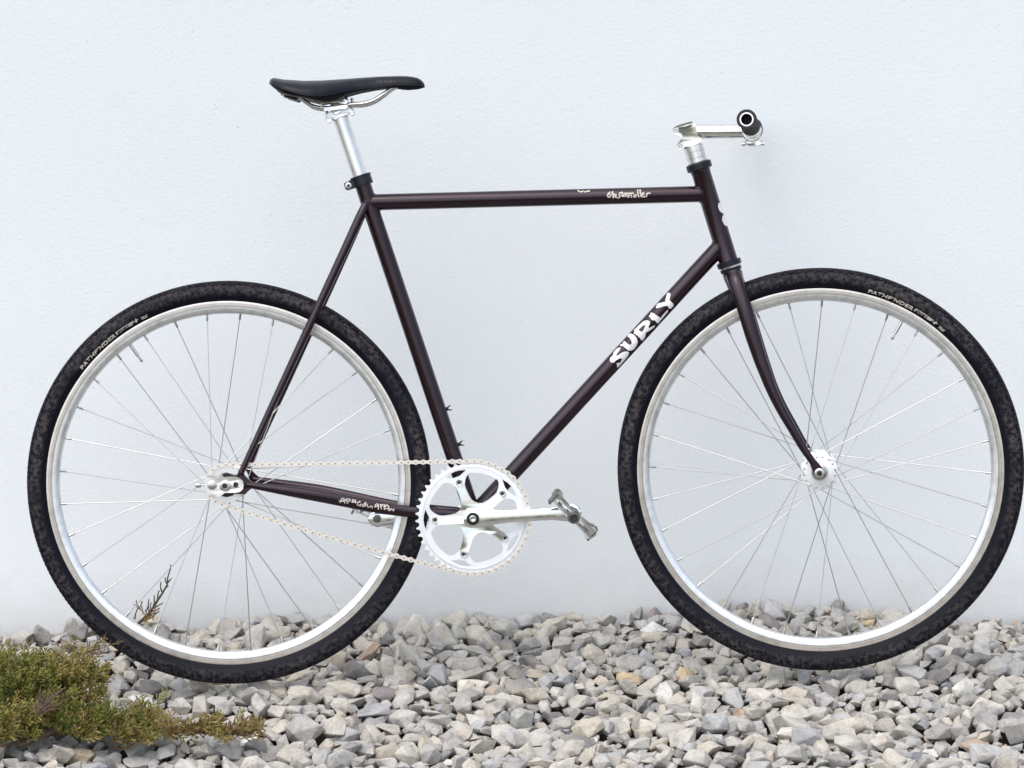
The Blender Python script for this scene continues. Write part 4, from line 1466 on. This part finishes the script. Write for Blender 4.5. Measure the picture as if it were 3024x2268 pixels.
bm2 = bmesh.new(); rings2 = []
for x in st_x:
    w_ = ip(hw, x) * .001
    yt, ye, yl = ip(topo, x), ip(edge, x), ip(lowo, x)
    yl = max(yl, ye + 4)
    zt = P(*Z1(x, yt), 0); ze = P(*Z1(x, ye), -w_ * .9); zl = P(*Z1(x, yl), -w_ * .5)
    ring = []
    for k in range(-seg, seg + 1):
        t = k / seg * math.pi / 2
        yy = w_ * math.sin(t); dz = 1 - abs(math.cos(t)) ** .85 if abs(math.cos(t)) > 1e-6 else 1
        ring.append(bm.verts.new((zt.x, yy, zt.z + (ze.z - zt.z) * dz)))
    # close underneath
    ring.append(bm.verts.new((zt.x, w_ * .8, ze.z + .001)))
    ring.append(bm.verts.new((zt.x, -w_ * .8, ze.z + .001)))
    rings.append(ring)
    wi = w_ * .86
    r2 = []
    for yy, zz in ((-wi, ze.z + .0015), (-wi * .97, (ze.z + zl.z) / 2), (-wi * .80, zl.z), (-wi * .55, zl.z + .004), (wi * .55, zl.z + .004), (wi * .80, zl.z), (wi * .97, (ze.z + zl.z) / 2), (wi, ze.z + .0015)):
        r2.append(bm2.verts.new((zt.x, yy, zz)))
    rings2.append(r2)
for B_, rs_ in ((bm, rings), (bm2, rings2)):
    for A, B in zip(rs_, rs_[1:]):
        n_ = len(A)
        for k in range(n_): B_.faces.new((A[k], A[(k + 1) % n_], B[(k + 1) % n_], B[k]))
    B_.faces.new(rs_[0][::-1]); B_.faces.new(rs_[-1])
cover = finish('saddle_cover', bm, MAT['saddle'], sad, angle=60)
finish('saddle_base', bm2, MAT['plastic'], sad, angle=60)
for sgn in (-1, 1):
    key = []
    for (x, y, d) in ((250, 345, .034), (420, 372, .030), (500, 425, .026), (585, 480, .023), (700, 500, .022), (850, 487, .022), (1000, 463, .022), (1120, 455, .022), (1230, 425, .020), (1330, 365, .016), (1420, 300, .011), (1480, 270, .009)):
        q = P(*Z1(x, y), -d); q.y = sgn * d; key.append((q, .0036))
    sm_ = smoothpath(key, 48)
    bm = bmesh.new(); tube(bm, [s[:3] for s in sm_], [s[3] for s in sm_], 12)
    finish('saddle_rail', bm, MAT['steel'], sad)
# tab under the rear of the saddle
bm = bmesh.new()
extrude_poly(bm, [[(lambda q: (q.x, q.z))(P(*Z1(*p), -.03)) for p in ((230, 330), (300, 385), (415, 415), (440, 395), (430, 350), (300, 320))]], -.035, .035)
finish('rail_socket', bm, MAT['plastic'], sad, bevel=.001)
bm = bmesh.new()
extrude_poly(bm, [[(lambda q: (q.x, q.z))(P(*Z1(*p), -.01)) for p in ((925, 370), (945, 368), (965, 410), (955, 425), (938, 410))]], -.004, .004)
finish('cable_tab', bm, MAT['plastic'], sad)
# faint name on the saddle side
tt = []
for s_ in ([(1300, 200), (1275, 205), (1275, 230), (1300, 230)], [(1275, 217), (1295, 216)], [(1315, 230), (1315, 202), (1338, 208), (1318, 218), (1340, 230)], [(1385, 205), (1362, 202), (1355, 218), (1365, 230), (1386, 227), (1385, 216)],
           [(1402, 215), (1412, 202), (1428, 207), (1430, 222), (1418, 229), (1404, 224), (1402, 215)], [(1448, 228), (1450, 200), (1472, 227), (1475, 199)]):
    tt += [[q] for q in stroke(s_, 7)]
def sad_pt(x, y):
    q = P(*Z1(x, y), -.02)
    w_ = ip(hw, x) * .001
    zt = P(*Z1(x, ip(topo, x)), 0).z; ze = P(*Z1(x, ip(edge, x)), -w_ * .9).z
    dz = max(0, min(1, (q.z - zt) / (ze - zt)))
    ct = (1 - dz) ** (1 / .85)
    return Vector((q.x, -w_ * math.sqrt(max(0, 1 - ct * ct)) - .0005, q.z))
decal('lettering', tt, sad_pt, MAT['faint'], sad, cuts=0)

# ---- stem and handlebar
stem = empty('stem', S, bike)
def LS(x, y, d=0.0): q = PS(*ZS(x, y), d); return (q.x, q.z)
body = [(380, 400), (600, 330), (860, 258), (920, 330), (930, 420), (960, 560), (1000, 680), (1110, 790), (1020, 890), (760, 1000), (620, 1010), (560, 1080), (470, 1095), (390, 1040), (375, 960), (470, 840), (510, 770), (470, 690), (300, 640), (245, 560), (270, 470)]
hole = [(415, 455), (600, 430), (740, 380), (810, 365), (830, 385), (700, 520), (610, 660), (560, 720), (520, 620), (450, 540)][::-1]
bm = bmesh.new(); extrude_poly(bm, [[LS(*p, -.016) for p in body], [LS(*p, -.016) for p in hole]], -.0165, .0165)
finish('stem_clamp', bm, MAT['polished'], stem, bevel=.0022)
bm = bmesh.new(); extrude_poly(bm, [[LS(*p, -.010) for p in hole][::-1]], -.0105, .0105)
finish('clamp_gap', bm, MAT['dark_steel'], stem)
for (x, y) in ((355, 540), (498, 985)):
    c = LS(x, y, -.017)
    bm = bmesh.new(); lathe(bm, [(-.0180, 0), (-.0180, .0022), (-.0192, .0026), (-.0192, .0040), (-.0160, .0042), (.0165, .0042), (.0165, 0)], (c[0], 0, c[1]), (0, 1, 0), 16)
    finish('stem_bolt', bm, MAT['steel'], stem)
e0 = PS(2040, 389); e1 = PS(2206, 388)
bm = bmesh.new(); tube(bm, [e0, e0.lerp(e1, .5), e1], .0124, 32)
finish('stem_extension', bm, MAT['polished'], stem)
bar_c = PS(2221.5, 389)
bm = bmesh.new(); lathe(bm, [(-.0200, .0128), (-.0200, .0158), (-.0185, .0172), (.0185, .0172), (.0200, .0158), (.0200, .0128)], bar_c, (0, 1, 0), 36, closed=True)
finish('bar_clamp', bm, MAT['polished'], stem)
lug = [(-.011, -.0150), (.012, -.0140), (.0165, -.0185), (.0160, -.0225), (.004, -.0240), (-.006, -.0232), (-.0125, -.0200)]
bm = bmesh.new(); extrude_poly(bm, [[(bar_c.x + x, bar_c.z + z) for x, z in lug]], -.009, .009)
finish('clamp_lug', bm, MAT['polished'], stem, bevel=.001)
for k in (-1, 1):
    bm = bmesh.new(); lathe(bm, [(0, 0), (0, .0032), (.006, .0032), (.006, 0)], bar_c + Vector((.013 * k + .001, 0, -.0205)), (k, 0, -.1), 12)
    finish('clamp_bolt', bm, MAT['steel'], stem)

hb = empty('handlebar', S, bike)
ge = PS(2204.8, 352.4, -.292); gi = PS(2216.5, 373, -.170)
keys = [(Vector((bar_c.x, 0, bar_c.z)), .0127), (Vector((bar_c.x, -.030, bar_c.z)), .0127), (Vector((bar_c.x - .0002, -.060, bar_c.z + .0006)), .0111), (gi, .0111), (gi.lerp(ge, .5), .0111), (ge + Vector((0, .0005, 0)), .0111)]
sm_ = smoothpath(keys, 40)
bm = bmesh.new()
for s_ in (1, -1):
    tube(bm, [(p[0], p[1] * s_, p[2]) for p in sm_], [p[3] for p in sm_], 24, caps=False)
finish('bar', bm, MAT['satin'], hb)
gd = (ge - gi).normalized()
for s_ in (1, -1):
    def fl_(v): return Vector((v.x, v.y * s_, v.z))
    bm = bmesh.new()
    L_ = (ge - gi).length
    prof = [(-.002, .0113), (-.002, .0150), (.001, .0160), (.008, .0160), (.010, .0148)]
    u = .012
    while u < L_ - .014:
        prof += [(u, .0148), (u + .001, .0154), (u + .0022, .0154), (u + .0032, .0148)]; u += .0042
    prof += [(L_ - .010, .0148), (L_ - .009, .0164), (L_ - .001, .0164), (L_ + .0005, .0156), (L_ + .0005, .0113)]
    lathe(bm, prof, fl_(gi), fl_(gd), 32, closed=True)
    finish('grip', bm, MAT['grip'], hb)
    # open end of the tube: silver lip and the dark bore
    bm = bmesh.new(); lathe(bm, [(.0012, .0112), (.0012, .0092), (-.0030, .0092), (-.0030, .0112)], fl_(ge), fl_(gd), 28, closed=True)
    finish('bar_end_lip', bm, MAT['satin'], hb)
    bm = bmesh.new(); lathe(bm, [(0, 0), (0, .0093), (.004, .0093)], fl_(ge) - fl_(gd) * .030, fl_(gd), 24)
    finish('bar_bore', bm, MAT['plastic'], hb)
#@@PLANT
# ------------------------------------------------------------------ juniper
I4 = Matrix.Identity(4)
def ground_pt(px, py):
    dirw = right * ((px - W_IMG / 2) / FPX) + up * ((H_IMG / 2 - py) / FPX) + fwd
    lo, hi = 3.0, 7.0
    for _ in range(40):
        m_ = (lo + hi) / 2; p = cam_pos + dirw * m_
        if p.z > float(terrain(p.x, p.y)): lo = m_
        else: hi = m_
    return cam_pos + dirw * lo
jr = random.Random(5)
class Leafy:
    def __init__(s): s.v = []; s.f = []; s.t = []
    def spike(s, p, d, ln, r, tint):
        d = d.normalized()
        a = d.orthogonal().normalized(); a.rotate(Matrix.Rotation(jr.uniform(0, 6.28), 3, d)); b_ = d.cross(a)
        n0 = len(s.v)
        for q, rr_ in ((0, r * .8), (.55, r)):
            for k in range(3):
                an = k * 2.094
                s.v.append(p + d * ln * q + (a * math.cos(an) + b_ * math.sin(an)) * rr_)
        s.v.append(p + d * ln)
        for k in range(3):
            k2 = (k + 1) % 3
            s.f.append((n0 + k, n0 + k2, n0 + 3 + k2, n0 + 3 + k)); s.f.append((n0 + 3 + k, n0 + 3 + k2, n0 + 6))
            s.t += [tint, min(1, tint + .06)]
    def sprig(s, p, d, ln, tint, dens=1.0, r=.00125):
        """a twig with scale-leaf branchlets on both sides"""
        d = d.normalized()
        side = d.cross(Vector((jr.gauss(0, .4), -1, jr.gauss(0, .4)))).normalized()
        bend = Vector((jr.gauss(0, .15), jr.gauss(0, .15), .25))
        n_ = max(4, int(ln / .0042 * dens)); prev = p.copy()
        for k in range(n_):
            q = k / n_
            dd = (d + bend * q).normalized()
            cur = prev + dd * ln / n_
            s.spike(prev, dd, ln / n_ * 1.5, r * (1.15 - .4 * q), tint)
            sg = 1 if k % 2 else -1
            sl = (.0045 + .0115 * math.sin(math.pi * (.15 + .8 * q))) * jr.uniform(.7, 1.2)
            sdv = (dd * .85 + side * sg * .75 + Vector((jr.gauss(0, .22), jr.gauss(0, .22), jr.gauss(0, .22) + .1))).normalized()
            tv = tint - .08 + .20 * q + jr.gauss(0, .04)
            s.spike(cur, sdv, sl, r, tv)
            if sl > .008:
                for sg2 in (-1, 1):
                    s.spike(cur + sdv * sl * .45, (sdv + side.cross(dd) * sg2 * .7 + dd * .3), sl * .5, r * .9, tv + .04)
            prev = cur
    def build(s, name, material, parent, kind=None):
        me = bpy.data.meshes.new(name); me.from_pydata([tuple(v) for v in s.v], [], s.f)
        att = me.attributes.new('tint', 'FLOAT', 'FACE'); att.data.foreach_set('value', np.clip(np.array(s.t, dtype=np.float32), 0, 1))
        me.materials.append(material); o = link_mesh(name, me, parent)
        if kind: o['kind'] = kind
        return o

root = ground_pt(60, 2180)
jun = empty('juniper_shrub', Matrix.Translation(root))
tag(jun, label='low green and brown creeping juniper spreading over the gravel at the lower left', category='shrub')
inv = Matrix.Translation(-root)
def pix_depth(px, py, y):
    q = unproject(px, py, y, I4); return q
# each lobe: screen centre (photo px), depth y, radii (x,y,z) m, number of sprigs, tint
y_r = root.y
lobes = [
    # px, py, depth y, rx, ry, rz, count, tint, lean(x, z)
    (30, 2015, y_r + .10, .085, .07, .034, 170, .42, (.3, .8)),
    (120, 2010, y_r + .11, .070, .06, .032, 150, .40, (.4, .8)),
    (205, 2015, y_r + .10, .050, .05, .026, 80, .48, (.8, .6)),
    (25, 2105, y_r + .03, .080, .05, .034, 150, .46, (.1, .8)),
    (0, 2150, y_r + .0, .060, .045, .022, 70, .58, (.1, .6)),
    (110, 2075, y_r + .08, .050, .04, .022, 60, .42, (.3, .8)),
    (205, 2105, y_r + .04, .045, .04, .026, 90, .36, (.4, .8)),
    (270, 2168, y_r + .01, .060, .045, .028, 120, .30, (.6, .6)),
    (190, 2195, y_r - .01, .050, .035, .016, 50, .36, (.3, .6)),
    (345, 2208, y_r + .0, .050, .04, .026, 90, .40, (.8, .55)),
    (405, 2228, y_r - .01, .035, .035, .020, 40, .50, (1.0, .6)),
    (395, 2155, y_r + .02, .035, .03, .018, 26, .55, (1.0, .7)),
    (-90, 2050, y_r + .08, .085, .07, .030, 130, .44, (-.1, .9)),
    (-80, 2130, y_r + .02, .070, .05, .024, 90, .50, (-.1, .8)),
    (460, 2232, y_r - .02, .045, .028, .010, 48, .56, (1.0, .35)),
    (525, 2234, y_r - .02, .045, .022, .008, 40, .66, (1.0, .30)),
    (595, 2228, y_r - .02, .045, .022, .008, 40, .72, (1.0, .35)),
    (655, 2220, y_r - .01, .045, .022, .008, 34, .76, (1.0, .4)),
    (702, 2204, y_r + .0, .022, .018, .007, 14, .70, (1.0, .5)),
]
def lobes_tail(px): return px > 440
lf = Leafy()
branches = []
for (px, py, y, rx, ry, rz, n_, tint, lean) in lobes:
    c = pix_depth(px, py, y)
    branches.append((c, rx))
    for _ in range(max(3, n_ // 8)):
        while True:
            u = Vector((jr.uniform(-1, 1), jr.uniform(-1, 1), jr.uniform(-1, 1)))
            if .15 < u.length < 1: break
        base = c + Vector((u.x * rx, u.y * ry, u.z * rz - .012))
        cd = Vector((u.x * .7 + lean[0] * .8 + jr.gauss(0, .25), u.y * .5 - .2 + jr.gauss(0, .25), .25 + abs(u.z) * .3 + lean[1] * .7)).normalized()
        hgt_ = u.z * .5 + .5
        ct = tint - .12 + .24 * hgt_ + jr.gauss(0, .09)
        if jr.random() < .10: ct = jr.uniform(.72, .92)
        ln = jr.uniform(.030, .052) * (.8 + .3 * hgt_)
        shoot = jr.random() < .16
        if shoot: ln *= 1.55
        if lobes_tail(px): ln *= .62
        for q in range(4 if shoot else jr.randint(8, 13)):
            p = base + Vector((jr.gauss(0, .006), jr.gauss(0, .006), jr.gauss(0, .005)))
            gz = float(terrain(p.x, p.y)) + .004
            if p.z < gz: p.z = gz + jr.uniform(0, .01)
            d = cd + Vector((jr.gauss(0, .38), jr.gauss(0, .38), jr.gauss(0, .30)))
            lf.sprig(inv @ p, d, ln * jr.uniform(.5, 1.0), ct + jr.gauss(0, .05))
# thin dry twigs reaching over the stones behind
for (x0, y0, x1, y1, yy, tint, n_) in ((150, 1960, 225, 1900, y_r + .17, .72, 2), (170, 1955, 190, 1885, y_r + .18, .7, 1), (200, 1950, 330, 1895, y_r + .17, .80, 4), (215, 1955, 225, 1895, y_r + .16, .6, 1),
                                   (230, 1960, 290, 1910, y_r + .16, .78, 4), (60, 1975, 130, 1925, y_r + .17, .60, 3), (10, 1975, 50, 1930, y_r + .17, .50, 5), (90, 1985, 150, 1945, y_r + .16, .5, 4), (250, 2000, 325, 1980, y_r + .10, .7, 2), (560, 2165, 620, 2140, y_r + .03, .85, 1), (600, 2150, 690, 2165, y_r + .03, .8, 2)):
    for _ in range(n_):
        a = pix_depth(x0 + jr.gauss(0, 14), y0 + jr.gauss(0, 8), yy + jr.gauss(0, .01)); b_ = pix_depth(x1 + jr.gauss(0, 18), y1 + jr.gauss(0, 12), yy + jr.gauss(0, .01))
        lf.sprig(inv @ a, b_ - a, (b_ - a).length, tint + jr.gauss(0, .06), dens=.6, r=.0009)
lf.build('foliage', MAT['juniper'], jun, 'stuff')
# woody branches
for c, rx in [b for b, L in zip(branches, lobes) if L[6] >= 60 or L[0] in (520,)]:
    mid = root.lerp(c, .5) + Vector((jr.gauss(0, .01), jr.gauss(0, .01), .004))
    start = root + Vector((jr.gauss(0, .012), jr.gauss(0, .01), -.01))
    mid.z = max(float(terrain(mid.x, mid.y)) + .012, mid.z - .02)
    sm_ = smoothpath([(inv @ start, .0040), (inv @ mid, .0026), (inv @ (c + Vector((0, .006, -.004))), .0018), (inv @ (c + Vector((rx * .6, .004, .006))), .0009)], 16)
    bm = bmesh.new(); tube(bm, [s[:3] for s in sm_], [max(.0006, s[3]) for s in sm_], 7)
    finish('branch', bm, MAT['bark'], jun)
# bare dead spray in the middle of the shrub
bm = bmesh.new()
q0 = pix_depth(120, 2105, y_r - .035)
for k in range(34):
    tgt = pix_depth(120 + jr.gauss(8, 34), 2085 + jr.gauss(-22, 26), y_r - .04 + jr.gauss(0, .015))
    midp = q0.lerp(tgt, .5) + Vector((jr.gauss(0, .004), 0, jr.gauss(0, .004)))
    tube(bm, [inv @ q0, inv @ midp, inv @ tgt], [.0012, .0010, .0005], 5)
finish('dead_twigs', bm, MAT['bark'], jun)

# upright dry sprig behind the rear wheel, against the wall
ZJ = zc(340, 1640, .1567)
jy = .36
seg_list = [([(430, 1290), (600, 1140), (720, 980), (800, 850), (900, 700), (980, 560), (990, 420), (1040, 260), (1052, 175)], .0030, .0009), ([(975, 540), (945, 480), (940, 415)], .0014, .0009), ([(1000, 510), (1030, 470), (1065, 432)], .0014, .0008),
            ([(880, 690), (855, 600), (862, 495)], .0016, .0010), ([(800, 850), (805, 740), (825, 660)], .0016, .0010), ([(740, 940), (740, 850), (735, 750)], .0016, .0010), ([(625, 1010), (625, 920), (637, 820)], .0015, .0009),
            ([(700, 1010), (800, 955), (900, 900)], .0016, .0009), ([(370, 1200), (385, 1100), (430, 990)], .0015, .0010), ([(660, 990), (665, 930), (690, 890)], .0012, .0008), ([(590, 1180), (480, 1240), (430, 1290)], .002, .0012), ([(940, 620), (985, 590), (1005, 575)], .0013, .0008)]
base = pix_depth(*ZJ(560, 1240), jy)
sp_o = empty('juniper_sprig', Matrix.Translation(base))
tag(sp_o, label='thin dry juniper sprig standing up behind the rear wheel by the wall', category='sprig')
iv2 = Matrix.Translation(-base)
bm = bmesh.new()
lf2 = Leafy()
for pts, r0, r1 in seg_list:
    V = [iv2 @ pix_depth(*ZJ(*p), jy) for p in pts]
    tube(bm, V, [r0 + (r1 - r0) * i / (len(V) - 1) for i in range(len(V))], 7)
    for a, b_ in zip(V, V[1:]):
        n_ = int((b_ - a).length / .0030) + 1
        for k in range(n_):
            q = a.lerp(b_, k / n_)
            dv = (b_ - a).normalized() + Vector((jr.gauss(0, .45), jr.gauss(0, .4), jr.gauss(0, .3)))
            lf2.spike(q, dv, jr.uniform(.0025, .0045), .0007, jr.uniform(.85, 1.0) if q.z < .015 else jr.uniform(.0, .12))
finish('stem', bm, MAT['dry_stem'], sp_o)
for _ in range(5):
    q = pix_depth(*ZJ(560 + jr.gauss(20, 70), 1220 + jr.gauss(0, 60)), jy - .01)
    lf2.sprig(iv2 @ q, Vector((jr.gauss(.2, .5), -.2, 1)), jr.uniform(.015, .03), jr.uniform(.7, .95))
lf2.build('foliage', MAT['juniper'], sp_o, 'stuff')
print('script done')
